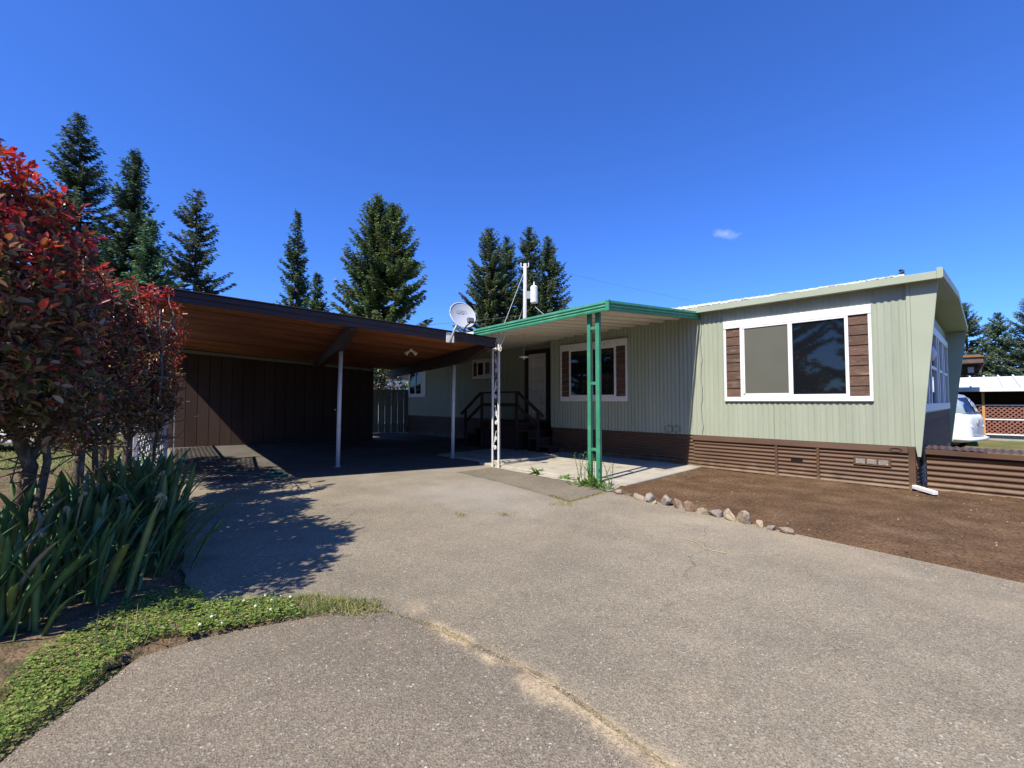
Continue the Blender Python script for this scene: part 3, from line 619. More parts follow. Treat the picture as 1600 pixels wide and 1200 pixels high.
# ------------------------------------------------------------------ carport (stands askew to the home)
TN = math.tan(R(16.05)); CO = np.array((-7.34, 4., 0.)); CA = np.array((TN, 1, 0)) / math.hypot(TN, 1); CB = np.array((-1, TN, 0)) / math.hypot(1, TN)
def cp(al, inn, z=0.): return CO + CA * al + CB * inn + np.array((0, 0, z))
def cz(al): return 2.657 - .0701 * al
ALR = 2.12
def all_(inn): return -3.6 - .165 * inn
crt = thing('carport', tuple(cp(-1, 4)), 'dark brown flat roofed open carport with cedar plank ceiling and white posts', 'carport')
DEP = 8.55; step = .19; nb = int(DEP / step)
for i in range(nb):
    a = .05 + i * step; b = a + step - .016; m_ = (a + b) / 2
    l = all_(m_)
    dz = .072 + float(rng.uniform(0, .010))
    MB().bar(cp(l, m_, cz(l) + dz), cp(ALR - .05, m_, cz(ALR - .05) + dz), CB * (b - a), (0, 0, .03)).build('ceiling_plank', 'cedar', crt, bevel=.004)
# roof deck, drip edge, fascia boards
l0, l1 = all_(-.03), all_(DEP + .15)
def rq(inn, al, dz): return cp(al, inn, cz(al) + dz)
mb = MB(); q = [rq(-.02, l0, .098), rq(-.02, ALR, .098), rq(DEP + .15, ALR, .098), rq(DEP + .15, l1, .098)]
mb.prism(q, (0, 0, .075)); mb.build('roof_deck', 'fascia', crt)
MB().bar(rq(-.045, l0 - .02, .075), rq(-.045, ALR, .075), CB * .035, (0, 0, .15)).build('fascia', 'fascia', crt, bevel=.005)
MB().bar(rq(-.07, l0 - .02, .128), rq(-.07, ALR + .01, .128), CB * .03, (0, 0, .085)).build('fascia_strip', 'fascia', crt, bevel=.005)
MB().bar(rq(-.06, l0 - .03, .182), rq(-.06, ALR + .02, .182), CB * .11, (0, 0, .014)).build('drip_edge', 'fascia', crt, bevel=.003)
MB().bar(rq(-.0, ALR + .02, .08), rq(DEP + .1, ALR + .02, .08), CA * .035, (0, 0, .17)).build('fascia', 'fascia', crt, bevel=.005)
MB().bar(rq(-.0, l0 - .02, .08), rq(DEP + .1, l1 - .02, .08), CA * .035, (0, 0, .17)).build('fascia', 'fascia', crt, bevel=.005)
# three beams with tapered tips
for al, nm in ((-.63, 'beam'), (1.98, 'beam')):
    zt = cz(al) + .055; pr = [(.02, -.0), (.02, -.10), (.35, -.15), (.8, -.23), (1.35, -.285), (DEP - .1, -.285), (DEP - .1, 0.)]
    MB().prism([cp(al, i, zt + d) - CA * .07 for i, d in pr], CA * .14).build(nm, 'fascia', crt, bevel=.006)
for al, inn in ((-.63, 1.93), (2.03, 2.13)):
    zt = cz(al) + .055 - .285
    p = MB().tube([cp(al, inn, .0), cp(al, inn, 1.2) + CA * .012, cp(al, inn, zt + .003) + CA * .03], .042, 14).build('post', 'whitepost', crt, smooth=True)
    MB().tube([cp(al, inn, .0) , cp(al, inn, .012)], .075, 12).build('base_plate', 'galv', p)
    MB().bar(cp(al, inn, 1.22) - CA * .05, cp(al, inn, 1.22) - CA * .085, CB * .02, (0, 0, .02)).build('hook', 'palewire', p)
# back wall of grooved boards with a pale batten at the top
al = -5.15; WI = DEP - .1
while al < 1.30:
    wd = min(.295, 1.32 - al)
    MB().prism([cp(al + .004, WI, 0.), cp(al + wd - .004, WI, 0.), cp(al + wd - .004, WI, cz(al + wd) + .05), cp(al + .004, WI, cz(al) + .05)], CB * .03).build('wall_board', 'wallboard', crt)
    al += .30
MB().prism([cp(-5.15, WI + .02, 0.), cp(1.32, WI + .02, 0.), cp(1.32, WI + .02, cz(1.32) + .05), cp(-5.15, WI + .02, cz(-5.15) + .05)], CB * .05).build('wall_backing', 'dark', crt)
MB().bar(cp(-5.1, WI - .03, cz(-5.1) - .03), cp(1.3, WI - .03, cz(1.3) - .03), CB * .04, (0, 0, .09)).build('batten', 'fence', crt)
MB().bar(cp(-5.25, WI - .05, 0), cp(-5.25, WI - .05, 2.95), CA * .12, CB * .12).build('corner_post', 'brown_wood', crt)
MB().bar((-12.42, 1.33, 0), (-12.42, 1.33, 2.6), (.09, 0, 0), (0, .09, 0)).build('side_post', 'oldwhite', crt)
# twin flood light below the planks
fl = thing('flood_light', tuple(rq(2.2, 1.0, .02)), 'small twin white flood lamp fixed under the carport ceiling', 'lamp')
p0 = rq(2.2, 1.0, .055)
MB().tube([p0, p0 - np.array((0, 0, .05))], .04, 10).build('mount', 'white', fl)
for s in (-1, 1): MB().tube([p0 - np.array((0, 0, .04)), p0 - np.array((0, 0, .06)) + CA * s * .06, p0 - np.array((0, 0, .12)) + CA * s * .13], [.015, .03, .055], 10).build('lamp_head', 'white', fl)

# lattice screen beside the carport
def lattice(name, p0, p1, z0, z1, gap, wdt, material, parent, thick=.008, off=.006):
    p0, p1 = np.array((*p0, 0.)), np.array((*p1, 0.)); u = p1 - p0; Lx = np.linalg.norm(u); u = u / Lx; nrm = np.cross(u, (0, 0, 1)); H_ = z1 - z0
    mb = MB()
    for s in (1, -1):
        t = -H_
        while t < Lx + H_:
            pts = []
            a0, b0 = (t, 0.), (t + s * H_, H_)
            lo, hi = 0., 1.
            d = s * H_
            for lim, sg in ((0., 1), (Lx, -1)):
                # keep the slat inside the frame
                f0 = sg * (a0[0] - lim); f1 = sg * (b0[0] - lim)
                if f0 < 0 and f1 < 0: lo = 2; break
                if f0 < 0: lo = max(lo, f0 / (f0 - f1))
                elif f1 < 0: hi = min(hi, f0 / (f0 - f1))
            if hi - lo > .03:
                A = p0 + u * (t + d * lo) + np.array((0, 0, z0 + H_ * lo)) + nrm * off * s; B = p0 + u * (t + d * hi) + np.array((0, 0, z0 + H_ * hi)) + nrm * off * s
                dr_ = (B - A) / np.linalg.norm(B - A); mb.bar(A, B, np.cross(dr_, nrm) * wdt, nrm * thick)
            t += gap
    return mb.build(name, material, parent)
lt = thing('lattice_screen', (-11.5, 1.22, 0), 'white diamond lattice screen standing at the open side of the carport', 'trellis')
lattice('lattice', (-12.36, 1.31), (-9.25, .62), .1, 2.25, .25, .06, 'oldwhite', lt)
for p, q in (((-12.36, 1.31), (-12.36, 1.31)), ((-9.23, .615), (-9.23, .615))): MB().bar((*p, 0.), (*q, 2.3), (.05, 0, 0), (0, .05, 0)).build('stile', 'oldwhite', lt)
MB().bar((-12.33, 1.30, 2.28), (-9.26, .622, 2.28), (.01, .045, 0), (0, 0, .05)).build('rail', 'oldwhite', lt)
lt2 = thing('lattice_screen', (-14.4, 1.7, 0), 'low lattice screen running back to the carport wall', 'trellis')
lattice('lattice', (-16.35, 1.95), (-12.48, 1.48), .06, 1.25, .25, .06, 'oldwhite', lt2)
MB().bar((-16.35, 1.95, 1.27), (-12.48, 1.48, 1.27), (.005, .045, 0), (0, 0, .05)).build('rail', 'oldwhite', lt2)
# tall board fence between carport and home
fn = thing('metal_fence', (-18.1, 8.6, 0), 'grey green vertical panel fence seen between the carport wall and the home', 'fence')
f0, f1 = np.array((-18.9, 6.4)), np.array((-17.5, 10.9)); nf = 34
for i in range(nf):
    a = f0 + (f1 - f0) * i / nf; b = f0 + (f1 - f0) * (i + .94) / nf
    MB().prism([(*a, .02), (*b, .02), (*b, 1.93), (*a, 1.93)], (-.02 - .02 * (i % 2), .006, 0)).build('board', 'fence', fn)
for z in (.35, 1.6): MB().bar((f0[0] - .075, f0[1] + .02, z), (f1[0] - .075, f1[1] + .02, z), (.04, 0, 0), (0, 0, .08)).build('rail', 'fence', fn)
# garden hose on the carport floor
pts = [(-12.4 + t * 3.4, 1.95 + .55 * t + .16 * math.sin(t * 7) + .1 * math.sin(t * 17), .013) for t in np.linspace(0, 1, 50)]
pts += [(-9.1 + .24 * math.cos(a) * (1 + .12 * math.sin(3 * a)), 2.62 + .17 * math.sin(a * 1.02), .014 + a * .002) for a in np.linspace(1.2, 14, 50)]
tag(MB().tube(pts, .011, 6).build('garden_hose', 'hose', smooth=True), 'thin green garden hose lying on the carport floor near the shrubs', 'hose')

# satellite dish on the carport fascia
fp = rq(-.085, 1.14, .06)
sd = thing('satellite_dish', tuple(fp), 'round white satellite dish on an arm fixed to the carport fascia', 'dish')
mb = MB().bar(fp - CA * .0 + np.array((0, 0, -.10)), fp + np.array((0, 0, .10)), CA * .16, CB * .012); mb.build('mount_plate', 'white', sd, bevel=.003)
dc = fp + np.array((.14, .15, .40)) - CB * .05                   # centre of the reflector
nd = np.array((.87, -.26, .42)); nd /= np.linalg.norm(nd)
MB().tube([fp - CB * .03 + np.array((0, 0, -.10)), fp - CB * .06 + np.array((.0, 0, -.02)), fp - CB * .06 + np.array((.05, .05, .16)), dc - nd * .07], .022, 8).build('mast', 'galv', sd, smooth=True)
ru = np.cross(nd, (0, 0, 1)); ru /= np.linalg.norm(ru); rv = np.cross(ru, nd)
rings = []; RA, RBv = .255, .285
for rr in (0.001, .12, .25, .4, .55, .7, .82, .92, 1.0): rings.append([dc + ru * RA * rr * math.cos(t) + rv * RBv * rr * math.sin(t) + nd * (.055 * rr * rr) for t in np.linspace(0, 2 * math.pi, 41)[:-1]])
back = [[p - nd * .012 for p in rg] for rg in rings[::-1]]
MB().loft(rings + back, False).build('reflector', 'dish', sd, smooth=True)
MB().tube(rings[-1] + [rings[-1][0]], .007, 6).build('rim', 'white', sd, smooth=True)
lnb = dc + nd * .32 - rv * .33
MB().tube([dc - rv * .31 - nd * .03, dc - rv * .30 + nd * .12, lnb - rv * .03], [.015, .015, .013], 8).build('arm', 'plastic', sd, smooth=True)
mb = MB().bar(lnb - rv * .05 + nd * .03, lnb + rv * .06 + nd * .02, ru * .13, nd * .06); mb.build('receiver', 'plastic', sd, bevel=.012)
MB().bar(lnb + rv * .02 - nd * .012, lnb + rv * .055 - nd * .012, ru * .07, nd * .01).build('receiver_face', 'dark', sd)
tcur = bpy.data.curves.new('logo', 'FONT'); tcur.body = 'dish'; tcur.size = .15; tcur.align_x = 'CENTER'; tcur.materials.append(M['dishmark']); tcur.extrude = .0008
tmp = bpy.data.objects.new('logo_text', tcur); col.objects.link(tmp); me = bpy.data.meshes.new_from_object(tmp); bpy.data.objects.remove(tmp)
to = link('logo', me, sd)
mt = Matrix((( -ru[0], rv[0], nd[0]), (-ru[1], rv[1], nd[1]), (-ru[2], rv[2], nd[2]))) if np.dot(np.cross(-ru, rv), nd) > 0 else Matrix(((ru[0], rv[0], nd[0]), (ru[1], rv[1], nd[1]), (ru[2], rv[2], nd[2])))
to.matrix_basis = Matrix.Translation(Vector(dc + rv * .06 + nd * .018 - fp)) @ mt.to_4x4()

# ------------------------------------------------------------------ border stones
icos = None
def stone_mesh(name, seed, size, material):
    import bmesh
    bm = bmesh.new(); bmesh.ops.create_icosphere(bm, subdivisions=2, radius=1)
    r = np.random.default_rng(seed); P = np.array([v.co[:] for v in bm.verts])
    for _ in range(14):                      # broken faces: cut the ball with random planes
        n_ = unit(r.normal(size=3)); d = r.uniform(.36, .72); s = P @ n_ - d; P = P - np.outer(np.clip(s, 0, None), n_)
    P = P * (1 + .07 * vnoise(P, 3.5, seed + 9)[:, None]) * np.array(size)
    for v, q in zip(bm.verts, P): v.co = q
    me = bpy.data.meshes.new(name); bm.to_mesh(me); bm.free(); me.materials.append(M[material]); return me
stones = [(-3.72, 5.84, .15, .10, .11, 'stone_b', 'low reddish stone at the post end of the stone row'), (-3.50, 5.82, .07, .06, .06, 'stone_c', 'tiny grey stone second in the row from the green post'),
    (-3.27, 5.77, .17, .10, .11, 'stone_a', 'long pale tan stone near the green post end'), (-3.06, 5.68, .10, .09, .15, 'stone_c', 'upright grey stone with a pale face in the row'),
    (-2.93, 5.64, .07, .06, .07, 'stone_a', 'very small pale stone tucked before the upright grey one'), (-2.78, 5.68, .12, .09, .17, 'stone_c', 'tall rounded grey brown stone'),
    (-2.56, 5.63, .11, .09, .14, 'stone_b', 'rounded reddish tan stone beside the tall one'), (-2.36, 5.60, .13, .10, .15, 'stone_b', 'flat topped brown grey stone block'),
    (-2.17, 5.56, .13, .10, .12, 'stone_a', 'yellow banded stone with a pale top'), (-1.98, 5.56, .14, .10, .14, 'stone_c', 'big round grey beige stone in the middle of the row'),
    (-1.79, 5.52, .15, .10, .15, 'stone_a', 'pale pointed stone leaning left'), (-1.61, 5.50, .14, .10, .16, 'stone_a', 'large tan triangular stone'),
    (-1.42, 5.45, .10, .08, .12, 'stone_a', 'small cream stone near the far right end of the row'), (-1.29, 5.43, .08, .07, .08, 'stone_c', 'small blue grey stone second from the soil end'),
    (-1.10, 5.40, .16, .08, .09, 'stone_b', 'long flat reddish stone last in the row')]
for i, (x, y, a, b, c, mm, lab) in enumerate(stones):
    o = link('border_stone', stone_mesh('border_stone', 40 + i, (a * .88, b * .85, c * .70), mm)); o.location = (-3.72 + (x + 3.72) * .9, y, c * .26); o.rotation_euler = (rng.uniform(-.25, .25), rng.uniform(-.2, .2), rng.uniform(-.4, .3))
    tag(o, lab, 'stone', 'stones edging the soil bed')

# ------------------------------------------------------------------ leaves: generators
def leaf_cloud(P, D, Nn, L_, W_, C, fold=.25, six=True):
    """leaf blades: base P, axis D, normal Nn, length L_, width W_, colour C -> verts, quads, colours"""
    D = unit(D); S = unit(np.cross(D, Nn)); U = np.cross(S, D); n_ = len(P); L_ = L_[:, None]; W_ = W_[:, None]
    up = U * W_ * fold
    if six:
        V = np.stack([P, P + D * L_ * .35 + S * W_ * .5 + up, P + D * L_ * .72 + S * W_ * .40 + up * .7 - U * L_ * .03, P + D * L_ - U * L_ * .10,
                      P + D * L_ * .72 - S * W_ * .40 + up * .7 - U * L_ * .03, P + D * L_ * .35 - S * W_ * .5 + up], 1).reshape(-1, 3)
        b = np.arange(n_)[:, None] * 6; Fq = np.concatenate([b + [0, 1, 2, 3], b + [0, 3, 4, 5]]); k = 6
    else:
        V = np.stack([P, P + D * L_ * .45 + S * W_ * .5, P + D * L_, P + D * L_ * .45 - S * W_ * .5], 1).reshape(-1, 3)
        b = np.arange(n_)[:, None] * 4; Fq = b + [0, 1, 2, 3]; k = 4
    return V, Fq, np.repeat(C, k, 0)
LEAF_MESH = None
def shrub(name, label, base, lobes, ntw, per, lsize, seed, stems, pal, solo=0, flush=.35, group=None, gap=.0):
    """multi-stemmed shrub: stems, twigs and leaves set on twig tips through a lumpy crown"""
    r = np.random.default_rng(seed); root = thing(name, base, label, 'shrub', group)
    lobes = np.array(lobes, float); wts = np.prod(lobes[:, 3:], 1); wts /= wts.sum()
    li = r.choice(len(lobes), ntw, p=wts); dirs = unit(r.normal(size=(ntw, 3))); rad = r.uniform(.25, 1, ntw) ** .45
    T = lobes[li, :3] + dirs * lobes[li, 3:] * (rad * (1 + .16 * vnoise(dirs, 3, seed)))[:, None]
    outer = (np.max([1 - np.linalg.norm((T - l[:3]) / l[3:], axis=1) for l in lobes], 0) < .22)
    if gap: keep = vnoise(T, 3.0, seed + 3) > -gap; T, dirs, rad, li, outer = T[keep], dirs[keep], rad[keep], li[keep], outer[keep]
    n_ = len(T); cen = lobes[li, :3]
    # stems and limbs
    tips = []
    for s in stems:
        rads = np.linspace(s[1], s[1] * .55, len(s[0])); MB().tube(s[0], list(rads), 9).build('stem', 'bark', root, smooth=True); tips.append((np.array(s[0][-1]), rads[-1])); tips.append((np.array(s[0][len(s[0]) // 2]), rads[-1] * .8))
    mb = MB(); nl = min(150, n_ // 6); pick = r.choice(n_, nl, replace=False)
    for i in pick:
        j = np.argmin([np.linalg.norm(t[0] - T[i]) for t in tips]); a = tips[j][0]; b = T[i]; m_ = (a + b) / 2 + r.normal(size=3) * .08
        mb.tube([a, a * .6 + m_ * .4 + r.normal(size=3) * .03, m_, b * .6 + m_ * .4 + r.normal(size=3) * .04, b], [.014, .012, .009, .006, .003], 5)
    zl = T[:, 2].min()
    for _ in range(60 if stems[0][1] > .05 and ntw > 500 else 0):
        s_ = stems[r.integers(len(stems))][0]; a = np.array(s_[r.integers(1, len(s_))]) * 1.; d = unit(np.array((r.normal(), r.normal(), .35 + .3 * r.normal()))) * r.uniform(.2, .5); a[2] = np.clip(a[2] * r.uniform(.8, 1.1), .5, 1.25)
        mb.tube([a, a + d * .35 + r.normal(size=3) * .04, a + d * .7 + r.normal(size=3) * .05, a + d + r.normal(size=3) * .06], [.010, .008, .006, .003], 4)
    o = mb.build('twigs', 'twig', root, smooth=True); o['kind'] = 'stuff'
    # leaves
    idx = np.repeat(np.arange(n_), per); m = len(idx)
    ax = unit(dirs[idx] * .5 + np.array((0, -.1, .55)) + r.normal(size=(m, 3)) * .25)
    side = unit(r.normal(size=(m, 3))); tpos = r.uniform(-.11, .05, m)
    P = T[idx] + ax * tpos[:, None] + side * .012
    D = unit(side * .8 + ax * .55 + np.array((0, 0, -.1))); Nn = unit(np.array((0, -.25, 1)) + r.normal(size=(m, 3)) * .45)
    L_ = lsize * r.uniform(.5, 1.4, m); W_ = L_ * r.uniform(.36, .5, m)
    hz = (T[idx, 2] - T[:, 2].min()) / np.ptp(T[:, 2])
    pn = vnoise(T, 2.2, seed + 1)[idx]
    pf = np.clip(flush * (hz * 2.1 - .85) + .25 * pn + .35 * (tpos > 0) * outer[idx] * flush * 2, 0, .95) * np.where(outer[idx], 1, .35)
    kind = np.where(r.uniform(size=m) < pf, r.choice(len(pal[0]), m), -1)
    C = np.array(pal[1])[r.choice(len(pal[1]), m, p=pal[2])]
    low = np.array([(.22, .155, .07), (.13, .15, .055), (.30, .17, .09), (.19, .06, .05), (.44, .32, .19), (.085, .115, .05)])[r.integers(6, size=m)]
    C = np.where((r.uniform(size=m) < np.clip(1.05 - hz * 1.35, 0, .8))[:, None], low, C)
    red = np.array(pal[0])[np.maximum(kind, 0)]; C = np.where((kind >= 0)[:, None], red, C) * r.uniform(.65, 1.3, (m, 1))
    camd = np.linalg.norm(P - np.array((0, 0, 1.4)), axis=1) + 3 * (~outer[idx])
    order = np.argsort(camd); inb = []
    global LEAF_MESH
    if solo:
        if LEAF_MESH is None:
            LEAF_MESH = []
            for nm, c in (('leaf_red', (.58, .05, .035)), ('leaf_orange', (.52, .16, .045)), ('leaf_maroon', (.16, .038, .044)), ('leaf_olive', (.13, .10, .038)), ('leaf_green', (.055, .075, .038))):
                Vv, Ff, _ = leaf_cloud(np.zeros((1, 3)), np.array([[1., 0, 0]]), np.array([[0, 0, 1.]]), np.ones(1), np.array([.42]), np.zeros((1, 3)))
                LEAF_MESH.append((np.array(c), fastmesh('leaf', Vv, Ff, 'leaf', np.repeat(np.array([c]), 6, 0))))
        solo_i = order[:solo * 6:6]; mask = np.ones(m, bool); mask[solo_i] = False
        for i in solo_i:
            me = LEAF_MESH[int(np.argmin([np.abs(c - C[i]).sum() for c, _ in LEAF_MESH]))][1]
            o = link('leaf', me, root); d = D[i]; s_ = unit(np.cross(d, Nn[i])); u_ = np.cross(s_, d)
            o.matrix_basis = Matrix.Translation(Vector(P[i] - np.array(base))) @ Matrix(((d[0], s_[0], u_[0]), (d[1], s_[1], u_[1]), (d[2], s_[2], u_[2]))).to_4x4() @ Matrix.Scale(float(L_[i]), 4)
        P, D, Nn, L_, W_, C = (q[mask] for q in (P, D, Nn, L_, W_, C))
    V, Fq, Cc = leaf_cloud(P, D, Nn, L_, W_, C)
    o = link('foliage', fastmesh('foliage', V - np.array(base), Fq, 'leaf', Cc), root); o['kind'] = 'stuff'
    return root
REDS = [(.58, .045, .035), (.54, .085, .035), (.44, .03, .035), (.42, .035, .04), (.42, .16, .05)]
DARK = [(.19, .050, .048), (.13, .040, .040), (.17, .125, .05), (.09, .105, .045), (.23, .11, .065), (.36, .24, .15)]
PAL = (REDS, DARK, [.20, .16, .18, .13, .20, .13])
G_SHR = 'red leaved shrubs in a row beside the driveway'
shrub('photinia_shrub', 'tall red tipped shrub closest to the camera with gnarled grey trunks', (-5.35, -.5, 0),
      [(-4.75, -.55, 2.12, 1.0, .72, 1.0), (-4.5, -.75, 2.62, .85, .6, .58), (-5.5, -.3, 1.78, .8, .55, .75), (-4.3, -.8, 1.8, .75, .6, .75), (-5.3, -.12, 1.5, .7, .4, .45), (-3.95, -.62, 2.0, .6, .5, .7)], 1950, 14, .066, 11,
      [([(-5.62, -.33, -.02), (-5.55, -.36, .45), (-5.48, -.30, .85), (-5.30, -.42, 1.3), (-5.1, -.5, 1.9)], .062), ([(-5.42, -.28, -.02), (-5.34, -.26, .4), (-5.38, -.2, .9), (-5.3, -.25, 1.5)], .038),
       ([(-5.25, -.75, -.02), (-5.15, -.8, .5), (-5.0, -.75, 1.0), (-4.7, -.75, 1.8)], .05), ([(-5.5, -.34, .8), (-5.7, -.25, 1.1), (-5.75, -.2, 1.6)], .035)], PAL, solo=260, flush=.8, group=G_SHR, gap=.24)
shrub('photinia_shrub', 'dark maroon shrub in the middle of the row', (-6.5, -.05, 0),
      [(-6.3, -.05, 2.1, .70, .50, .82), (-6.6, .05, 1.45, .68, .5, .6)], 900, 13, .062, 12,
      [([(-6.55, -.05, -.02), (-6.5, -.02, .5), (-6.45, .0, 1.0), (-6.35, -.02, 1.7)], .055), ([(-6.85, .1, -.02), (-6.8, .12, .6), (-6.7, .1, 1.2)], .04)], PAL, flush=.25, group=G_SHR, gap=.30)
shrub('photinia_shrub', 'added shrub casting shade before the carport, mostly hidden behind the smaller orange tipped one', (-9.4, .6, 0),  # extra occluder out of view, joins the shadows before the carport
      [(-9.3, .55, 2.2, .75, .50, .70), (-10.0, .75, 2.05, .6, .45, .55), (-8.5, .50, 2.1, .6, .50, .72)], 760, 12, .07, 14,
      [([(-9.4, .55, -.02), (-9.4, .55, .8), (-9.3, .55, 1.7)], .06), ([(-10.0, .75, -.02), (-10.0, .75, .8), (-10.0, .75, 1.7)], .05)], PAL, flush=.3, group=G_SHR, gap=.30)
shrub('photinia_shrub', 'added hidden shrub blocking light at the open side of the carport', (-11.6, .4, 0),  # unseen crowns put in to keep sun and sky out of the carport
      [(-11.0, .30, 2.1, .95, .50, .62), (-12.4, .45, 2.1, .95, .50, .62)], 700, 12, .07, 15,
      [([(-11.2, .3, -.02), (-11.2, .3, .8), (-11.1, .3, 1.7)], .06), ([(-12.4, .45, -.02), (-12.4, .45, .8), (-12.3, .45, 1.7)], .05)], PAL, flush=.3, group=G_SHR, gap=.4)
shrub('photinia_shrub', 'smaller shrub with orange red tips against the carport', (-7.5, .5, 0),
      [(-7.5, .56, 2.24, .62, .50, .74), (-7.35, .40, 2.46, .52, .42, .46), (-7.46, .56, 1.55, .58, .46, .52), (-7.55, .45, 1.6, .55, .45, .5)], 1350, 13, .056, 13,
      [([(-7.5, .38, -.02), (-7.46, .42, .5), (-7.4, .42, .95), (-7.35, .5, 1.6)], .065), ([(-7.7, .62, -.02), (-7.62, .68, .5), (-7.5, .72, 1.0)], .03), ([(-7.4, .42, .9), (-7.2, .6, 1.2), (-7.0, .7, 1.7), (-7.0, .68, 2.1)], .022)],
      (REDS, DARK[:3] + [(.20, .11, .05), (.27, .12, .06), (.36, .21, .09)], [.17, .13, .15, .2, .2, .15]), flush=.8, group=G_SHR, gap=.30)

# stump left among the irises
sp = thing('cut_stump', (-5.05, .12, .0), 'short weathered cut stump with a pale top among the iris leaves', 'stump')
MB().tube([(-5.05, .12, 0), (-5.04, .13, .2), (-5.0, .14, .42)], [.055, .048, .045], 10).build('trunk', 'bark', sp, smooth=True)
MB().tube([(-5.0, .14, .421), (-4.995, .14, .432)], [.046, .044], 10).build('cut_face', 'stone_a', sp)

# ------------------------------------------------------------------ irises
def iris_leaf(seed, mm):
    r = np.random.default_rng(seed); n_ = 9; V = []; fs = []
    bend = r.uniform(.12, .85) * (1 if seed % 4 else 2.2); tw = r.uniform(-.5, .5); ang = R(4); x = z = 0.
    for i in range(n_):
        t = i / (n_ - 1); wd = .5 * (.62 + .75 * t - .25 * t * t) * (1 if t < .62 else max(0, (1 - ((t - .62) / .38) ** 2.2))) * .066 + .0008
        c, s = math.cos(tw * t), math.sin(tw * t)
        V += [(x - s * wd, -c * wd, z), (x + .004 * (1 - t), 0, z), (x + s * wd, c * wd, z), (x - .004 * (1 - t), 0, z)]
        a = ang + bend * t ** 2.0; x += math.sin(a) / (n_ - 1); z += math.cos(a) / (n_ - 1)
    for i in range(n_ - 1):
        for j in range(4): fs.append((i * 4 + j, i * 4 + (j + 1) % 4, i * 4 + 4 + (j + 1) % 4, i * 4 + 4 + j))
    mb = MB(); mb.add(V, fs); return mb.mesh('leaf', mm, None, True)
IL = [iris_leaf(i, ('iris', 'iris', 'iris2', 'iris3', 'iris')[i % 5]) for i in range(1, 16)]
ILD = iris_leaf(8, 'drystalk')
r = np.random.default_rng(21)
clumps = [(-4.02, -.22, 'iris fan with drooping pale leaf at the lower left edge'), (-4.32, .10, 'broad bladed iris clump nearest the driveway corner'), (-4.60, .34, 'iris clump leaning out over the driveway edge'), (-4.95, .46, 'iris clump beside the cut stump'),
          (-4.45, -.25, 'iris clump in front of the nearest grey trunk'), (-4.85, .02, 'iris clump just before the stump'), (-5.35, .46, 'iris clump with long leaves arching toward the carport'), (-5.75, .50, 'dense iris clump before the middle shrub'),
          (-6.2, .58, 'iris clump close to the middle shrub on the driveway side'), (-6.75, .62, 'iris clump below the smaller shrub'), (-5.3, .22, 'iris clump between stump and nearest trunk'), (-5.9, .30, 'shaded iris clump between two trunks'),
          (-6.6, .42, 'shaded iris clump at the foot of the middle trunk'), (-7.3, .62, 'farthest iris clump beside the carport post'), (-4.1, -.65, 'iris clump at the far lower left of the bed'), (-4.9, -.55, 'shaded iris clump behind the nearest trunk'),
          (-5.55, -.02, 'tall iris clump at the foot of the nearest grey trunk'), (-6.15, .05, 'tall shaded iris clump left of the middle trunk'), (-5.2, -.25, 'tall iris clump between the two nearest stems'), (-7.0, .2, 'tall iris clump just behind the middle trunk'), (-7.7, .5, 'iris clump under the lowest leaves of the smaller shrub'), (-4.55, -1.0, 'iris clump cut by the picture edge')]
for ci, (x, y, lab) in enumerate(clumps):
    root = thing('iris_plant', (x, y, .01), lab, 'plant', 'irises below the shrubs')
    for k_ in range(32 if ci < 11 else 20):
        o = link('leaf', IL[r.integers(len(IL))] if r.uniform() > .05 else ILD, root); o.location = (r.normal() * .13, r.normal() * .11, 0)
        lean = R(r.uniform(2, 36 if ci < 6 else 18)); yaw = math.atan2((.45 if ci < 6 else .12) + r.normal() * .75, .6 + r.normal() * .75)
        s_ = r.uniform(.42, .76) * (1.0 if ci < 6 else 1.18); o.scale = (s_, s_ * r.uniform(.85, 1.3), s_)
        o.rotation_euler = (Matrix.Rotation(yaw, 4, 'Z') @ Matrix.Rotation(lean, 4, 'Y') @ Matrix.Rotation(r.uniform(-.9, .9), 4, 'Z')).to_euler()
    if ci in (2, 5, 6, 7, 10, 11):
        for _ in range(2):
            p = r.normal(size=2) * .1; h = r.uniform(.5, .72); q = r.normal(size=2) * .06 + np.array((.08, .08))
            s0 = MB().tube([(x + p[0], y + p[1], 0), (x + p[0] + q[0] * .5, y + p[1] + q[1] * .5, h * .55), (x + p[0] + q[0], y + p[1] + q[1], h)], .005, 5)
            b = np.array((x + p[0] + q[0], y + p[1] + q[1], h))
            for _k in range(3):
                d_ = unit(r.normal(size=3) + np.array((0, 0, -.2))); s0.tube([b, b + d_ * .022, b + d_ * .05 + np.array((0, 0, -.02))], [.006, .013, .002], 5)
            s0.build('seed_stalk', 'drystalk', root)

# ------------------------------------------------------------------ grass, clover, weeds, grit
def inside_island(p):
    x, y = p[:, 0], p[:, 1]
    top = np.interp(x, [-13, -11.8, -7.83, -5.63, -4.79, -4.1, -3.64, -3.40, -3.36, -2.86], [1.4, 1.38, 1.06, .80, .66, .60, .62, .97, 1.14, 1.5])
    lim = np.interp(y, [-5, -1.6, -.6, -.19, .04, .32, .6, .99, 1.47], [-2.25, -2.3, -2.45, -2.66, -2.95, -3.27, -3.2, -3.08, -2.86])
    return (y < top + .03) & (x < lim + .03)
r = np.random.default_rng(31)
def blades(P, h, wd, pal, lean=.6):
    n_ = len(P); D = unit(np.c_[r.normal(size=(n_, 2)) * lean, np.ones(n_)]); Nn = unit(np.c_[r.normal(size=(n_, 2)), np.full(n_, .2)])
    C = np.array(pal)[r.integers(len(pal), size=n_)] * r.uniform(.7, 1.25, (n_, 1))
    return leaf_cloud(P, D, Nn, h, wd, C, six=False)
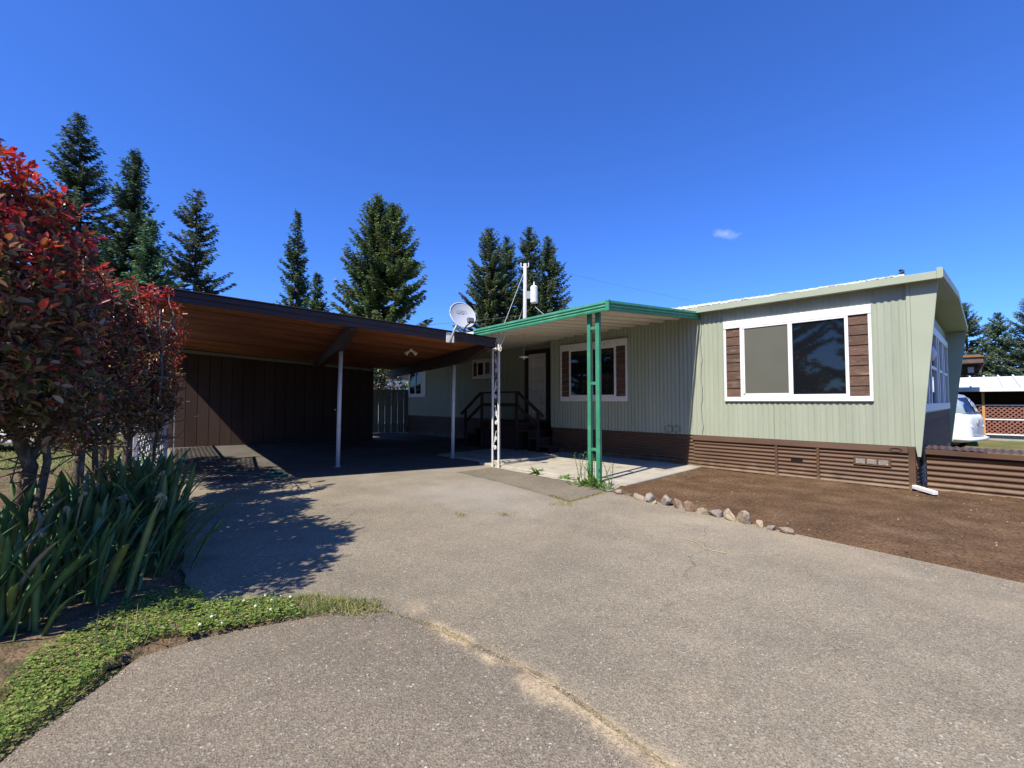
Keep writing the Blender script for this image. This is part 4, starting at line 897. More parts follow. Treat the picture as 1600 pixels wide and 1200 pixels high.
GP = [(.15, .26, .05), (.20, .29, .06), (.27, .31, .09), (.13, .21, .045)]; DRY = [(.46, .39, .20), (.42, .38, .17), (.36, .36, .12)]
def merge(parts):
    V = []; Fq = []; C = []; k = 0
    for v, f, c in parts: V.append(v); Fq.append(f + k); C.append(c); k += len(v)
    return np.concatenate(V), np.concatenate(Fq), np.concatenate(C)
cand = np.c_[r.uniform(-8, -2.3, 160000), r.uniform(-2.2, 1.5, 160000)]; cand = cand[inside_island(cand)]
dens = vnoise(cand, 3.0, 4); edge_d = np.interp(cand[:, 1], [-5, -1.6, -.6, -.19, .04, .32, .6, .99, 1.47], [-2.25, -2.3, -2.45, -2.66, -2.95, -3.27, -3.2, -3.08, -2.86]) - cand[:, 0]
lawnzone = (edge_d < .62 + .45 * dens) & (edge_d > .07 + .10 * dens)
tongue = (cand[:, 1] > .45) & (cand[:, 0] > -3.7)
# clover: three leaflets a plant
cl = cand[lawnzone & (dens + .5 * vnoise(cand, 9, 8) > -.28) & ((cand[:, 0] < -3.15) | (cand[:, 1] < .3) | tongue) & (cand[:, 1] < 1.06)]
cl = np.concatenate([cl, cand[tongue & (cand[:, 1] < 1.05)]]); cl = cl[r.permutation(len(cl))[:15000]]
cl = np.repeat(cl, 3, 0) + 0.; n_ = len(cl); ang = np.tile([0, 2.09, 4.19], n_ // 3) + np.repeat(r.uniform(0, 6.28, n_ // 3), 3)
hh = np.repeat(r.uniform(.012, .055, n_ // 3), 3)
P = np.c_[cl, .01 + hh]; D = np.c_[np.cos(ang), np.sin(ang), np.full(n_, .25)]; Nn = np.c_[r.normal(size=(n_, 2)) * .35, np.ones(n_)]
Cc = np.repeat(np.array([(.17, .28, .045), (.23, .32, .065), (.12, .20, .035), (.34, .36, .10)])[r.integers(4, size=n_ // 3)] * r.uniform(.75, 1.25, (n_ // 3, 1)), 3, 0)
clv = leaf_cloud(P, D, Nn, r.uniform(.008, .014, n_), r.uniform(.008, .013, n_), Cc, six=False)
g1 = cand[lawnzone][:19000]; g2 = cand[~lawnzone & (edge_d > .5)][:4200]; g3 = cand[tongue & (cand[:, 1] > .93)][:1400]
tip = np.c_[r.normal(-3.02, .13, 1500), np.zeros(1500)]; tip[:, 1] = 1.28 + (tip[:, 0] + 3.02) * .55 + r.normal(0, .055, 1500)
parts = [clv, blades(np.c_[g1, np.full(len(g1), .0)], r.uniform(.025, .075, len(g1)), np.full(len(g1), .0035), GP + DRY + DRY[1:], .9), blades(np.c_[g2, np.zeros(len(g2))], r.uniform(.02, .07, len(g2)), np.full(len(g2), .004), GP[3:] + [(.16, .13, .06)], 1.),
         blades(np.c_[g3, np.zeros(len(g3))], r.uniform(.03, .08, len(g3)), np.full(len(g3), .004), GP + DRY, .9), blades(np.c_[tip, np.full(len(tip), .0)], r.uniform(.02, .07, len(tip)), np.full(len(tip), .005), DRY + GP[2:3] + DRY[2:], 1.1)]
tall = np.c_[r.normal(-3.42, .09, 60), r.normal(.22, .10, 60), np.zeros(60)]
parts.append(blades(tall, r.uniform(.12, .24, 60), np.full(60, .006), DRY + GP, .9))
V, Fq, Cc = merge(parts)
stuff(link('grass', fastmesh('grass', V, Fq, 'grass', Cc)), 'low clover and grass growing along the driveway edge below the irises', 'grass')
# far lawn tufts behind the shrubs
pts = np.c_[r.uniform(-24, -9, 9000), r.uniform(-4, 1.1, 9000), np.full(9000, -.03)]
V, Fq, Cc = blades(pts, r.uniform(.05, .13, 9000), np.full(9000, .02), GP + DRY, .8)
stuff(link('grass', fastmesh('grass', V, Fq, 'grass', Cc)), 'sunlit lawn grass beyond the shrub trunks', 'grass')
# white clover heads
CLV = None
fl_spots = [(-3.33, .62), (-3.24, .73), (-3.30, .85), (-3.20, .92), (-3.36, 1.02), (-3.17, 1.02), (-3.42, .80), (-3.26, .55), (-3.35, .42), (-3.48, .62), (-3.22, .66), (-3.31, .95), (-3.44, .95), (-3.28, 1.08)]
mb = MB().tube([(0, 0, 0), (.004, .003, .06)], .0016, 4); mb_h = MB().tube([(.004, .003, .055), (.004, .003, .062), (.004, .003, .072), (.004, .003, .080)], [.003, .011, .012, .004], 9)
me_s, me_h = mb.mesh('stalk', 'weed'), mb_h.mesh('head', 'flower')
for x, y in fl_spots:
    t = thing('clover_flower', (x, y, .005), 'small round white clover head at the pavement edge', 'flower', 'white clover heads')
    t.rotation_euler = (r.normal() * .25, r.normal() * .25, r.uniform(0, 6)); s_ = r.uniform(.55, .85); t.scale = (s_,) * 3
    link('stalk', me_s, t); link('head', me_h, t)
# weeds round the patio edge
def weed(loc, label, nleaf, ln, wd, spread, spikes=0):
    t = thing('weed', (*loc, .0), label, 'weed', 'weeds in the pavement joints')
    for k_ in range(nleaf):
        a = r.uniform(0, 6.283); q = np.array((math.cos(a), math.sin(a))); e = r.uniform(.25, 1.2); l = ln * r.uniform(.6, 1.2); b = np.array((loc[0] + r.normal() * spread, loc[1] + r.normal() * spread * .5, .0))
        rows = []
        for u_ in np.linspace(0, 1, 6):
            c_ = b + np.array((*(q * l * u_ * math.cos(e * (1 - .2 * u_))), l * (math.sin(e) * u_ - .35 * u_ * u_))) + np.array((0, 0, .006)); s_ = np.array((-q[1], q[0], 0)) * wd * .5 * math.sin(math.pi * min(.97, .12 + u_ * .85)) * (1 + .35 * ((k_ + int(u_ * 5)) % 2))
            rows.append((c_ - s_, c_ + np.array((0, 0, -.004)), c_ + s_))
        V = [p for rw in rows for p in rw]; fs = [(i * 3 + j, i * 3 + j + 1, i * 3 + j + 4, i * 3 + j + 3) for i in range(5) for j in range(2)]
        MB().add(V, fs).build('leaf', 'weed', t)
    for k_ in range(spikes):
        b = np.array((loc[0] + r.normal() * spread, loc[1] + r.normal() * spread * .4, 0)); h = r.uniform(.25, .55); lean = r.normal(size=2) * .1
        mbs = MB().tube([b, b + np.array((*(lean * .5), h * .5)), b + np.array((*lean, h))], [.006, .005, .003], 5)
        for u_ in np.linspace(.2, 1, 9):
            a = r.uniform(0, 6.28); p = b + np.array((*(lean * u_), h * u_)); d = np.array((math.cos(a), math.sin(a), .6)) * .05; n2 = np.array((-math.sin(a), math.cos(a), 0)) * .010
            mbs.add([p, p + d * .5 + n2, p + d, p + d * .5 - n2], [(0, 1, 2, 3)])
        mbs.build('stem', 'weed', t)
weed((-4.40, 6.10), 'tall leafy weed clump growing round the foot of the green post', 75, .22, .032, .15, 13)
weed((-5.79, 6.27), 'bright green rosette weed at the slab edge nearest the white iron post', 22, .20, .05, .03)
weed((-5.05, 6.22), 'smaller spreading weed between the rosette and the green post', 16, .17, .04, .05)
weed((-4.05, 5.98), 'low grassy weed between the green post and the first stone', 40, .15, .016, .13, 3)
js = np.concatenate([np.c_[np.linspace(-4.35, -3.86, 260), np.linspace(5.0, 4.88, 260)], np.c_[np.linspace(-3.87, -3.92, 300), np.linspace(4.88, 5.8, 300)], np.c_[r.normal(-3.84, .1, 160), r.normal(4.68, .09, 160)],
                     np.c_[r.normal(-4.0, .07, 90), r.normal(3.75, .04, 90)], np.c_[r.normal(-4.35, .05, 70), r.normal(3.35, .03, 70)]]) + r.normal(size=(880, 2)) * .022
V, Fq, Cc = blades(np.c_[js, np.full(len(js), .004)], r.uniform(.012, .05, len(js)), np.full(len(js), .006), [(.30, .27, .05), (.20, .22, .05), (.40, .34, .12)], 1.1)
stuff(link('joint_grass', fastmesh('joint_grass', V, Fq, 'grass', Cc)), 'yellowish grass and moss growing in the pavement joints', 'grass')
# loose grit on the pavement
def grit(P, s, C):
    n_ = len(P); s = s[:, None]; T = np.array([(1, 0, -.2), (-.5, .87, -.2), (-.5, -.87, -.2), (0, 0, .55)])
    a = r.uniform(0, 6.28, n_); c, sn = np.cos(a), np.sin(a)
    V = np.stack([P + s * np.c_[c * t[0] - sn * t[1] * 1.2, sn * t[0] + c * t[1] * .8, np.full(n_, t[2])] * r.uniform(.7, 1.2, (n_, 1)) for t in T], 1).reshape(-1, 3)
    b = np.arange(n_)[:, None] * 4; return V, np.concatenate([b + [0, 1, 3], b + [1, 2, 3], b + [2, 0, 3]]), np.repeat(C, 4, 0)
gx_ = r.uniform(-2.6, .3, 2600); gp_ = np.c_[gx_, 1.66 + .06 * np.sin(gx_ * 3.1) + .03 * np.sin(gx_ * 9) + r.normal(0, .05, 2600) * (1 + np.sin(gx_ * 5)), np.full(2600, .003)]
al_ = np.c_[r.uniform(-6, 4, 2600), r.uniform(.4, 5.6, 2600), np.full(2600, .002)]; al_ = al_[~inside_island(al_)]
ed_ = np.c_[r.uniform(-3.6, 3, 1500), np.zeros(1500), np.full(1500, .003)]; ed_[:, 1] = np.interp(ed_[:, 0], [-3.9, -2.74, -1.32, -.49, .27, 3], [5.85, 5.66, 5.40, 5.28, 5.2, 5.15]) - np.abs(r.normal(0, .13, 1500))
ie_ = np.array(wav(isl_road[:7], .02, .004, 9)) + r.normal(size=(len(wav(isl_road[:7], .02, .004, 9)), 2)) * .03; ie_ = np.c_[ie_ + np.array((.035, -.0)), np.full(len(ie_), .0)]
tan = np.array((.46, .37, .25)); pale = np.array((.55, .52, .46))
parts = [grit(gp_, r.uniform(.0015, .004, len(gp_)), tan * r.uniform(.6, 1.25, (len(gp_), 1))), grit(al_, r.uniform(.0015, .0052, len(al_)), pale * r.uniform(.5, 1.2, (len(al_), 1))),
         grit(ed_, r.uniform(.002, .007, len(ed_)), np.array((.36, .26, .17)) * r.uniform(.5, 1.4, (len(ed_), 1))), grit(ie_, r.uniform(.0015, .005, len(ie_)), np.array((.34, .22, .13)) * r.uniform(.5, 1.3, (len(ie_), 1)))]
V, Fq, Cc = merge(parts)
stuff(link('gravel', fastmesh('gravel', V, Fq, 'pebble', Cc)), 'loose pale grit and sand scattered over the asphalt', 'gravel')
# clods and chips on the soil
cs = np.c_[r.uniform(-3.7, 6, 5200), r.uniform(5.4, 9.1, 5200), np.full(5200, .035)]; cs = cs[cs[:, 1] > np.interp(cs[:, 0], [-3.9, -2.74, -1.32, -.49, .27, 6], [6.0, 5.82, 5.55, 5.42, 5.33, 5.3])]
C_ = np.where(r.uniform(size=(len(cs), 1)) < .04, (.5, .44, .36), (.13, .082, .053)) * r.uniform(.6, 1.5, (len(cs), 1))
V, Fq, Cc = grit(cs, r.uniform(.005, .017, len(cs)) * np.where(C_[:, 0] > .25, .6, 1), C_)
stuff(link('clods', fastmesh('clods', V, Fq, 'pebble', Cc)), 'small dark clods and pale chips on the soil bed', 'soil')
tag(MB().tube([(-2.05, 4.42, .006), (-1.92, 4.40, .008), (-1.78, 4.28, .006), (-1.70, 4.26, .006), (-1.58, 4.28, .006)], .004, 5).build('dry_twig', 'drystalk'), 'thin dry twig lying on the driveway before the stones', 'twig')

# ------------------------------------------------------------------ conifers
def conifer(name, label, base, height, radius, seed, dens=1., top_bias=.75, droop=.25, tint=(.040, .068, .034), group='tall conifers behind the homes', leader=None, zmin=.10, one_side=None):
    r = np.random.default_rng(seed); root = thing(name, base, label, 'tree', group)
    MB().tube([np.array(base) + (0, 0, -.3), np.array(base) + (.0, .1, height * .5), np.array(base) + (0, 0, height * .985)], [height * .016 + .06, height * .010, .02], 8).build('trunk', 'treebark', root, smooth=True)
    P = []; D = []; L_ = []; C = []; heads = [(0, 0, height)] + ([leader] if leader else [])
    br = MB()
    for hx, hy, hh in heads:
        z = height * zmin if (hx == 0 and hy == 0) else hh * .55
        while z < hh * .995:
            f = (hh - z) / (hh * (1 - zmin)); nb_ = r.integers(4, 7)
            for _ in range(nb_):
                a = r.uniform(0, 6.283); Lb = radius * (f ** top_bias) * r.uniform(.62, 1.15) + .10 + .5 * f * (r.uniform() < .18)
                if one_side is not None: Lb *= 1 - .5 * max(0, math.cos(a - one_side))
                if f > .12 and math.sin(a * 2 + z * .9 + seed) + math.sin(a * 3 - z * .55 + seed * 2.3) < -1.3: continue
                q = np.array((math.cos(a), math.sin(a), 0)); e0 = .55 * (1 - f) - droop * f + r.normal() * .12
                o = np.array(base) + (hx * min(1, z / hh * 1.5), hy * min(1, z / hh * 1.5), z)
                ns = max(3, int(Lb / .17)); u_ = np.linspace(.12, 1, ns)
                pts = o + q * (Lb * u_)[:, None] * math.cos(e0) + np.outer(Lb * (np.sin(e0) * u_ + .16 * u_ ** 2.5 - .10 * np.sin(u_ * math.pi)), (0, 0, 1))
                if Lb > 1.0: br.tube([o, pts[ns // 2], pts[-1]], [.035, .022, .008], 4)
                cb = np.array(tint) * 2.1 * r.uniform(.6, 1.4) * np.array((r.uniform(.92, 1.28), 1, r.uniform(.78, 1.0)))
                k = 11 if Lb > .6 else 6
                for s_ in range(k):
                    sd_ = np.array((-q[1], q[0], 0)) * (1 if s_ % 2 else -1)
                    d = unit(q * .8 + sd_ * r.uniform(.05, 1.1, (ns, 1)) + np.outer(r.normal(-.24, .25, ns), (0, 0, 1)))
                    P.append(pts + r.normal(size=(ns, 3)) * .06); D.append(d); L_.append(r.uniform(.28, .52, ns) * (1 - .35 * u_) * (.62 + .65 * min(1, f * 1.3))); C.append(np.repeat(cb[None], ns, 0) * r.uniform(.75, 1.3, (ns, 1)) * (.85 + .35 * u_[:, None]))
            z += (.225 + .24 * f) * (height / 20) / dens
    P, D, L_, C = np.concatenate(P), np.concatenate(D), np.concatenate(L_), np.concatenate(C)
    V, Fq, Cc = leaf_cloud(P - np.array(base), D, unit(np.c_[r.normal(size=(len(P), 2)) * .8, np.ones(len(P))]), L_, L_ * .40, C, six=False)
    br.build('branches', 'treebark', root)['kind'] = 'stuff'
    o = link('crown', fastmesh('crown', V, Fq, 'needle', Cc), root); o['kind'] = 'stuff'
    return root
conifer('conifer_tree', 'tallest leaning topped fir at the far left behind the red shrub', (-41.3, -.6, -.03), 20.9, 4.4, 101, 1.15, .8, .05, (.038, .056, .036))
conifer('conifer_tree', 'dark dense fir beside the tallest one behind the red shrub', (-38.8, 2.1, -.03), 18.5, 3.3, 102, 1.3, .7, .2, (.030, .050, .030), one_side=2.5)
conifer('conifer_tree', 'small paler cedar low between the dark fir and the slender spruce', (-35.7, 2.8, -.03), 12.9, 2.6, 103, 1.1, .8, .3, (.050, .095, .050))
conifer('conifer_tree', 'slender grey green spruce with see-through crown just left above the carport roof', (-43.2, 6.2, -.03), 18.8, 4.2, 104, .8, .75, .35, (.055, .072, .045))
conifer('conifer_tree', 'thin lopsided spruce with ragged left side above the carport', (-41.7, 13.5, -.03), 18.7, 2.8, 105, .95, .8, -.1, one_side=.6)
conifer('conifer_tree', 'little spruce tucked right of the thin lopsided one', (-38.6, 14.2, -.03), 12.4, 2.6, 106, 1.05, .9, .2)
conifer('conifer_tree', 'broad twin topped fir standing alone over the carport', (-33.0, 16.8, -.03), 18.2, 4.9, 107, 1.5, .72, .15, (.055, .080, .030), leader=(.95, 1.0, 17.5))
conifer('conifer_tree', 'leftmost fir of the cluster behind the utility pole', (-35.6, 31.2, -.03), 20.3, 5.29, 108, 1.3, .72, .2, (.050, .072, .034))
conifer('conifer_tree', 'second fir of the cluster, half hidden and further back', (-37.2, 35.3, -.03), 20.8, 4.60, 109, 1.2, .72, .2, (.046, .074, .036))
conifer('conifer_tree', 'fir rising straight behind the utility pole', (-32.6, 34.3, -.03), 20.3, 4.37, 110, 1.1, .7, .2, (.046, .070, .034))
conifer('conifer_tree', 'rightmost fir of the cluster behind the utility pole', (-31.2, 35.8, -.03), 19.3, 4.83, 111, 1.25, .75, .25, (.052, .074, .034))
conifer('conifer_tree', 'conifer directly beside the overhang at the home end', (.2, 86, -.3), 15.2, 4.6, 112, 1.0, .8, .25, (.055, .085, .055))
conifer('conifer_tree', 'middle conifer above the neighbour roof at the right edge', (3.2, 89, -.3), 13.8, 4.4, 113, 1.0, .8, .25, (.052, .085, .05))
conifer('conifer_tree', 'blue green conifer at the right edge of the picture', (6.0, 83, -.3), 15.0, 5.0, 114, 1.1, .8, .25, (.058, .088, .06))
conifer('conifer_tree', 'conifer tip just showing over the roof corner of the home', (-5.8, 80.2, -.3), 19.9, 3.0, 115, .7, .9, .2)
def copy_tree(o, loc, rz, sc_, label):
    c = o.copy(); col.objects.link(c); c.location = loc; c.rotation_euler = (0, 0, rz); c.scale = (sc_,) * 3; c['label'] = label; c['group'] = 'conifers across the road'
    for ch in list(o.children):
        d = ch.copy(); col.objects.link(d); d.parent = c
    return c
src = conifer('conifer_tree', 'tall fir across the road facing the big window', (-3, -19, -.03), 15, 4.6, 120, .8, .6, .25, group='conifers across the road')
for i, (x, y, sc_, wh) in enumerate(((-24, -17, 1., 'first'), (-17, -18.5, 1.1, 'second'), (-10, -17.5, .95, 'third'), (3.5, -17.5, 1.05, 'fifth'), (10, -18.5, 1.1, 'sixth'), (17, -17.5, 1., 'seventh'), (24, -19, 1.1, 'eighth'), (31, -15, 1., 'ninth'))):
    copy_tree(src, (x, y, -.03), i * 1.3, sc_, wh + ' fir from the street end in the row across the road')

# ------------------------------------------------------------------ utility pole and wires
up = thing('utility_pole', (-20.7, 21.3, -.03), 'pale wooden utility pole with a grey transformer drum', 'utility pole')
MB().tube([(-20.7, 21.3, -.3), (-20.7, 21.3, 5), (-20.68, 21.32, 10.75)], [.17, .145, .115], 12).build('pole', 'polewood', up, smooth=True)
tc_ = np.array((-20.25, 21.75, 0))
tr_ = MB().tube([tc_ + (0, 0, 8.05), tc_ + (0, 0, 8.1), tc_ + (0, 0, 9.15), tc_ + (0, 0, 9.22)], [.22, .25, .25, .18], 16).build('transformer', 'oldwhite', up, smooth=False)
MB().tube([tc_ + (0, 0, 9.22), tc_ + (0, 0, 9.5)], [.06, .04], 8).build('bushing', 'white', tr_)
MB().bar((-20.62, 21.38, 8.6), (-20.35, 21.65, 8.6), (.1, -.1, 0), (0, 0, .5)).build('bracket', 'galv', up)
for t in (-.18, .18): MB().tube([(-20.69, 21.31, 10.45), (-20.69 + t, 21.31 + t, 10.55), (-20.69 + t, 21.31 + t, 10.8)], [.03, .03, .045], 8).build('insulator', 'white', up)
MB().tube([(-20.65, 21.35, 10.2), (-20.3, 21.7, 9.9), (-20.25, 21.75, 9.5)], .015, 5).build('jumper', 'wire', up)
def wire(label, p, q, sag, rad=.012, mm='wire'):
    p, q = np.array(p, float), np.array(q, float); pts = [p + (q - p) * t - np.array((0, 0, 4 * sag * t * (1 - t))) for t in np.linspace(0, 1, 18)]
    return tag(MB().tube(pts, rad, 5).build('overhead_wire', mm), label, 'wire')
wire('guy wire slanting left from the pole top to behind the awning', (-20.75, 21.25, 10.1), (-20.6, 18.6, 5.0), .05, .022, 'palewire')
wire('second guy wire lower on the left of the pole', (-20.75, 21.25, 7.9), (-20.9, 19.9, 4.5), .02, .018, 'palewire')
wire('service wire dropping right from the transformer toward the roof', (-20.2, 21.8, 7.8), (-11.0, 15.0, 3.9), .15, .018, 'palewire')
wire('thin dark overhead wire crossing the sky right of the awning', (-20.5, 21.5, 10.7), (-13.15, 43.5, 9.35), .12, .007)
wire('thin overhead wire running left from the pole behind the dish', (-20.9, 21.1, 7.2), (-42, 8, 7.4), .5, .014)

# ------------------------------------------------------------------ behind the carport: shrub and white shed
shrub('laurel_bush', 'dark leafy bush rising behind the grey green fence', (-21.1, 11.0, -.03), [(-21.3, 10.5, 2.2, .9, .9, 1.0), (-20.7, 11.4, 2.2, .7, .75, 1.0)], 420, 10, .13, 61, [([(-21.1, 11.0, -.03), (-21.1, 11.0, 1.4)], .07)], ([(.06, .09, .03)], [(.03, .05, .02), (.05, .07, .03), (.02, .035, .015)], [.4, .3, .3]), flush=.05)
ws = thing('white_shed', (-31, 17.5, -.03), 'white walled building glimpsed between the fence and the far window', 'shed')
MB().box((-33, 15.4, -.03), (-28.9, 19.6, 3.0)).build('wall', 'white', ws)
MB().prism([(-33.2, 15.2, 2.98), (-33.2, 19.8, 2.98), (-33.2, 17.5, 4.2)], (4.5, 0, 0)).build('roof', 'roofbrown', ws)

# ------------------------------------------------------------------ vehicles
def wheel(parent, c, axis, rad, wd):
    c, axis = np.array(c, float), unit(np.array(axis, float))
    t = MB().tube([c - axis * wd / 2, c - axis * wd * .42, c + axis * wd * .42, c + axis * wd / 2], [rad * .93, rad, rad, rad * .93], 20).build('wheel', 'tyre', parent)
    MB().tube([c - axis * (wd / 2 + .01), c + axis * (wd / 2 + .01)], rad * .6, 14).build('rim', 'galv', t)
def xform(org, yaw):
    c, s = math.cos(yaw), math.sin(yaw); o = np.array(org, float)
    return lambda p: o + np.array((c * p[0] - s * p[1], s * p[0] + c * p[1], p[2]))
vyaw = R(-14); vo = np.array((.22, 20.75, -.24)); T_ = xform(vo, vyaw)
van = thing('vintage_van', tuple(T_((-2.1, 0, 0))), 'old white round nosed van with blue grey roof parked behind the home end', 'van')
def vsec(x, wd, zb, zt, rt=.36, rb=.10, n_=6):
    pts = []
    for cx, cz_, rr, a0 in ((wd / 2 - rb, zb + rb, rb, -math.pi / 2), (wd / 2 - rt, zt - rt * .9, rt, 0), (-wd / 2 + rt, zt - rt * .9, rt, math.pi / 2), (-wd / 2 + rb, zb + rb, rb, math.pi)):
        for a in np.linspace(a0, a0 + math.pi / 2, n_): pts.append(T_((x, cx + rr * math.cos(a), cz_ + rr * math.sin(a) * (.9 if rr == rt else 1))))
    return pts
lo = [(-4.15, 1.2, .45, 1.05), (-4.05, 1.55, .36, 1.22), (-3.7, 1.70, .32, 1.27), (-1.5, 1.72, .32, 1.27), (-.55, 1.70, .32, 1.27), (-.22, 1.62, .32, 1.25), (-.06, 1.42, .35, 1.20), (.0, 1.1, .42, 1.1)]
MB().loft([vsec(x, a, b, c, .14, .12) for x, a, b, c in lo]).build('body', 'vanwhite', van, smooth=True)
hi = [(-4.05, 1.2, 1.16, 1.75), (-3.8, 1.58, 1.16, 1.9), (-3.2, 1.62, 1.16, 1.97), (-1.4, 1.62, 1.16, 1.97), (-.8, 1.60, 1.16, 1.95), (-.42, 1.54, 1.16, 1.85), (-.22, 1.42, 1.16, 1.6), (-.13, 1.36, 1.16, 1.3)]
MB().loft([vsec(x, a, b, c, min(.34, (c - b) * .48), .03) for x, a, b, c in hi]).build('roof', 'vanroof', van, smooth=True)
def quad3(pts, name, mm, parent, t=(0, 0, 0)): return MB().prism([T_(p) for p in pts], np.array(t, float)).build(name, mm, parent)
nf_ = T_((1, 0, .3)) - T_((0, 0, 0))
for s in (-1, 1):
    quad3([(-.085, s * .06, 1.30), (-.13, s * .56, 1.30), (-.34, s * .52, 1.74), (-.29, s * .06, 1.76)], 'windscreen', 'glass', van, nf_ * .03)
    sg = s * .815
    for x0, x1 in ((-1.15, -.55), (-2.1, -1.3), (-3.1, -2.25)): quad3([(x0, sg, 1.33), (x1, sg, 1.33), (x1 - (.08 if x1 > -.6 else 0), sg * .97, 1.68), (x0, sg * .97, 1.68)], 'side_window', 'glass', van, T_((0, s * .012, 0)) - T_((0, 0, 0)))
    c0 = T_((-.03, s * .52, .86)); MB().tube([c0, c0 + nf_ * .03], [.085, .075], 16).build('headlight', 'white', van, smooth=False)
    for x in (-.75, -3.2): wheel(van, T_((x, s * .72, .32)), T_((0, 1, 0)) - T_((0, 0, 0)), .32, .17)
b_ = [T_(p) for p in ((-.35, -.88, .44), (-.02, -.80, .44), (.08, -.5, .44), (.11, 0, .44), (.08, .5, .44), (-.02, .80, .44), (-.35, .88, .44))]
MB().tube(b_, .065, 8).build('bumper', 'vanwhite', van, smooth=True)
MB().bar(T_((-3.6, -.868, .98)), T_((-1.05, -.868, .98)), T_((0, .012, 0)) - T_((0, 0, 0)), (0, 0, .04)).build('stripe', 'red', van)
MB().bar(T_((-1.02, -.866, .45)), T_((-1.02, -.862, 1.2)), T_((0, .008, 0)) - T_((0, 0, 0)), T_((.012, 0, 0)) - T_((0, 0, 0))).build('door_seam', 'plastic', van)
MB().tube([T_((.01, 0, .95)), T_((.03, 0, .95))], .10, 16).build('nose_badge', 'galv', van)

def car(org, yaw, label, paint):
    global T_
    T_ = xform(org, yaw); c = thing('parked_car', tuple(org), label, 'car')
    def sec(x, wd, zb, zt): return vsec(x, wd, zb, zt, min(.12, (zt - zb) * .4), .08, 4)
    MB().loft([sec(*q) for q in ((-2.2, 1.3, .42, .80), (-2.1, 1.62, .30, .90), (-1.4, 1.74, .22, .95), (.3, 1.76, .22, .92), (1.3, 1.74, .22, .84), (2.0, 1.60, .26, .74), (2.2, 1.25, .36, .64))]).build('body', paint, c, smooth=True)
    MB().loft([sec(*q) for q in ((-2.0, 1.28, .85, .98), (-1.5, 1.34, .85, 1.36), (-.9, 1.34, .85, 1.43), (.0, 1.32, .85, 1.42), (.45, 1.32, .85, 1.22), (.95, 1.36, .82, .93))]).build('cabin', 'glass', c, smooth=True)
    MB().loft([sec(*q) for q in ((-1.6, 1.1, 1.36, 1.40), (-.9, 1.16, 1.40, 1.46), (.0, 1.14, 1.39, 1.45), (.15, 1.0, 1.36, 1.40))]).build('roof', paint, c, smooth=True)
    for s in (-1, 1):
        for x in (-1.35, 1.35): wheel(c, T_((x, s * .78, .31)), T_((0, 1, 0)) - T_((0, 0, 0)), .31, .19)
        MB().bar(T_((2.0, s * .55, .62)), T_((2.16, s * .48, .62)), T_((0, .3, 0)) - T_((0, 0, 0)), (0, 0, .12)).build('headlight', 'white', c)
        MB().bar(T_((-2.15, s * .6, .72)), T_((-2.2, s * .5, .72)), T_((0, .3, 0)) - T_((0, 0, 0)), (0, 0, .12)).build('tail_light', 'red', c)
        MB().bar(T_((-.5, s * .69, .9)), T_((-.42, s * .58, 1.42)), T_((.09, 0, 0)) - T_((0, 0, 0)), T_((0, .02, 0)) - T_((0, 0, 0))).build('pillar', paint, c)
    return c
car((-19.6, -1.3, -.03), R(55), 'white parked car glimpsed through the trunks of the red shrubs', 'vanwhite')
car((5.05, 20.4, -.34), R(200), 'pale grey car whose nose shows at the right edge by the neighbour carport', 'carpaint')

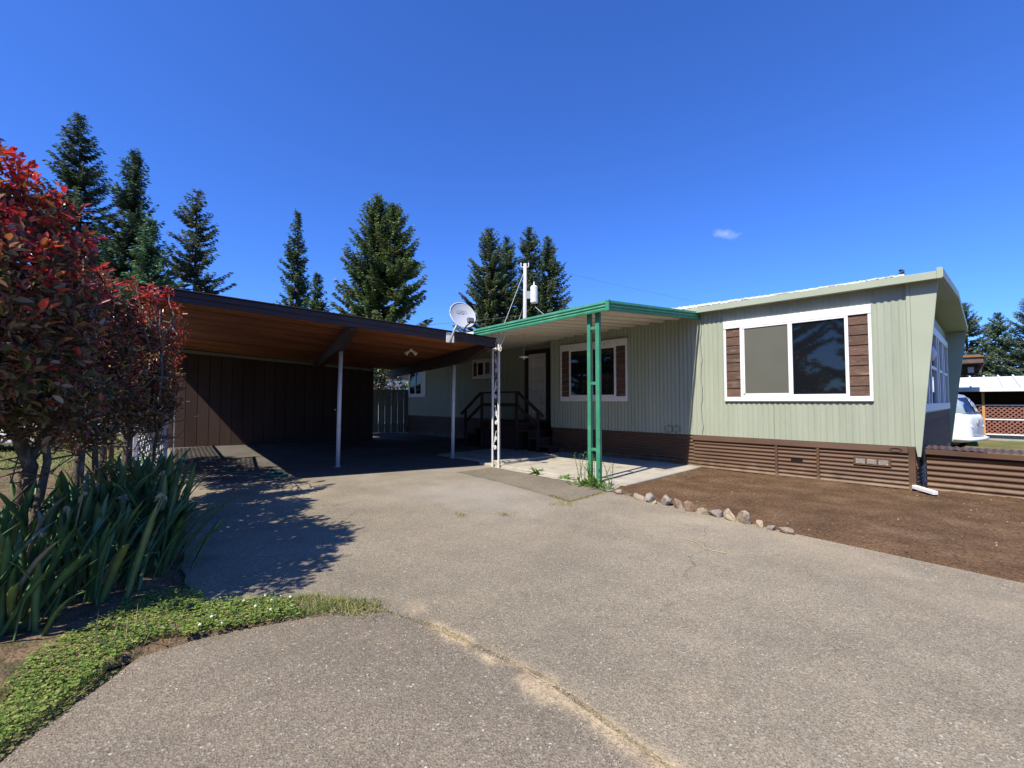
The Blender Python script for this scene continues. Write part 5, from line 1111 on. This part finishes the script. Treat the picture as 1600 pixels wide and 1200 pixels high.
# ------------------------------------------------------------------ neighbour behind the van
nbc = thing('neighbour_carport', (3, 30, -.33), 'neighbour carport with white seamed roof, tan posts and red brown lattice panels', 'carport')
NY = 29.0
def nroof(x, y): return 1.93 + (y - (NY - .5)) * .14
MB().prism([(-6, NY - .5, 1.90), (-6, NY + 4.5, 2.60), (-6, NY + 4.5, 2.66), (-6, NY - .5, 1.96)], (18, 0, 0)).build('roof', 'white', nbc)
MB().bar((-6, NY - .53, 1.90), (12, NY - .53, 1.90), (0, .04, 0), (0, 0, .14)).build('eave_trim', 'oldwhite', nbc)
for i in range(36): MB().prism([(-5.9 + i * .5, NY - .52, 1.965), (-5.9 + i * .5, NY + 4.5, 2.665), (-5.9 + i * .5, NY + 4.5, 2.74), (-5.9 + i * .5, NY - .52, 2.03)], (.06, 0, 0)).build('roof_seam', 'oldwhite', nbc)
MB().box((-6, NY + 3.6, -.35), (12, NY + 3.7, 2.45)).build('back_wall', 'brown_wood', nbc)
for x in (-1.3, .5, 2.35, 4.8, 7.2): MB().box((x - .045, NY - .05, -.35), (x + .045, NY + .05, 2.0)).build('post', 'postwood', nbc)
for x0, x1 in ((-1.3, .5), (.5, 2.35), (2.35, 4.8), (4.8, 7.2)):
    for z in (1.22, .60, -.06): MB().box((x0 + .045, NY - .03, z - .025), (x1 - .045, NY + .03, z + .03)).build('rail', 'oldwhite', nbc)
    for z0, z1 in ((.65, 1.18), (-.02, .56)): lattice('lattice_panel', (x0 + .05, NY), (x1 - .05, NY), z0, z1, .17, .045, 'lattice', nbc)
MB().box((-1.3, NY + .1, -.35), (7.2, NY + .16, -.10)).build('kick_board', 'street', nbc)
nh = thing('neighbour_house', (-4, 26, -.33), 'dark brown house corner with wide flat eave behind the overhang', 'house')
MB().box((-12, 23.2, -.35), (-.6, 27.8, 2.6)).build('wall', 'brown_wood', nh)
MB().prism([(-12.5, 22.2, 2.72), (-12.5, 28.4, 2.72), (-12.5, 28.4, 2.95), (-12.5, 25.3, 3.25), (-12.5, 22.2, 2.95)], (12.9, 0, 0)).build('roof', 'roofbrown', nh)
MB().bar((-12.5, 22.17, 2.83), (.43, 22.17, 2.83), (0, .05, 0), (0, 0, .20)).build('eave_board', 'roofbrown', nh)
MB().bar((-12.5, 22.15, 2.955), (.45, 22.15, 2.955), (0, .12, 0), (0, 0, .05)).build('drip_edge', 'rust', nh)
MB().bar((.43, 22.2, 2.80), (.43, 28.4, 2.80), (.05, 0, 0), (0, 0, .24)).build('gable_board', 'fascia', nh)
for y in (22.8, 24.4, 26.0, 27.6): MB().bar((-1, y, 2.62), (.35, y, 2.62), (0, .12, 0), (0, 0, .18)).build('rafter', 'fascia', nh)
MB().box((.05, 22.6, 2.42), (.20, 22.75, 2.62)).build('eave_lamp', 'galv', nh)
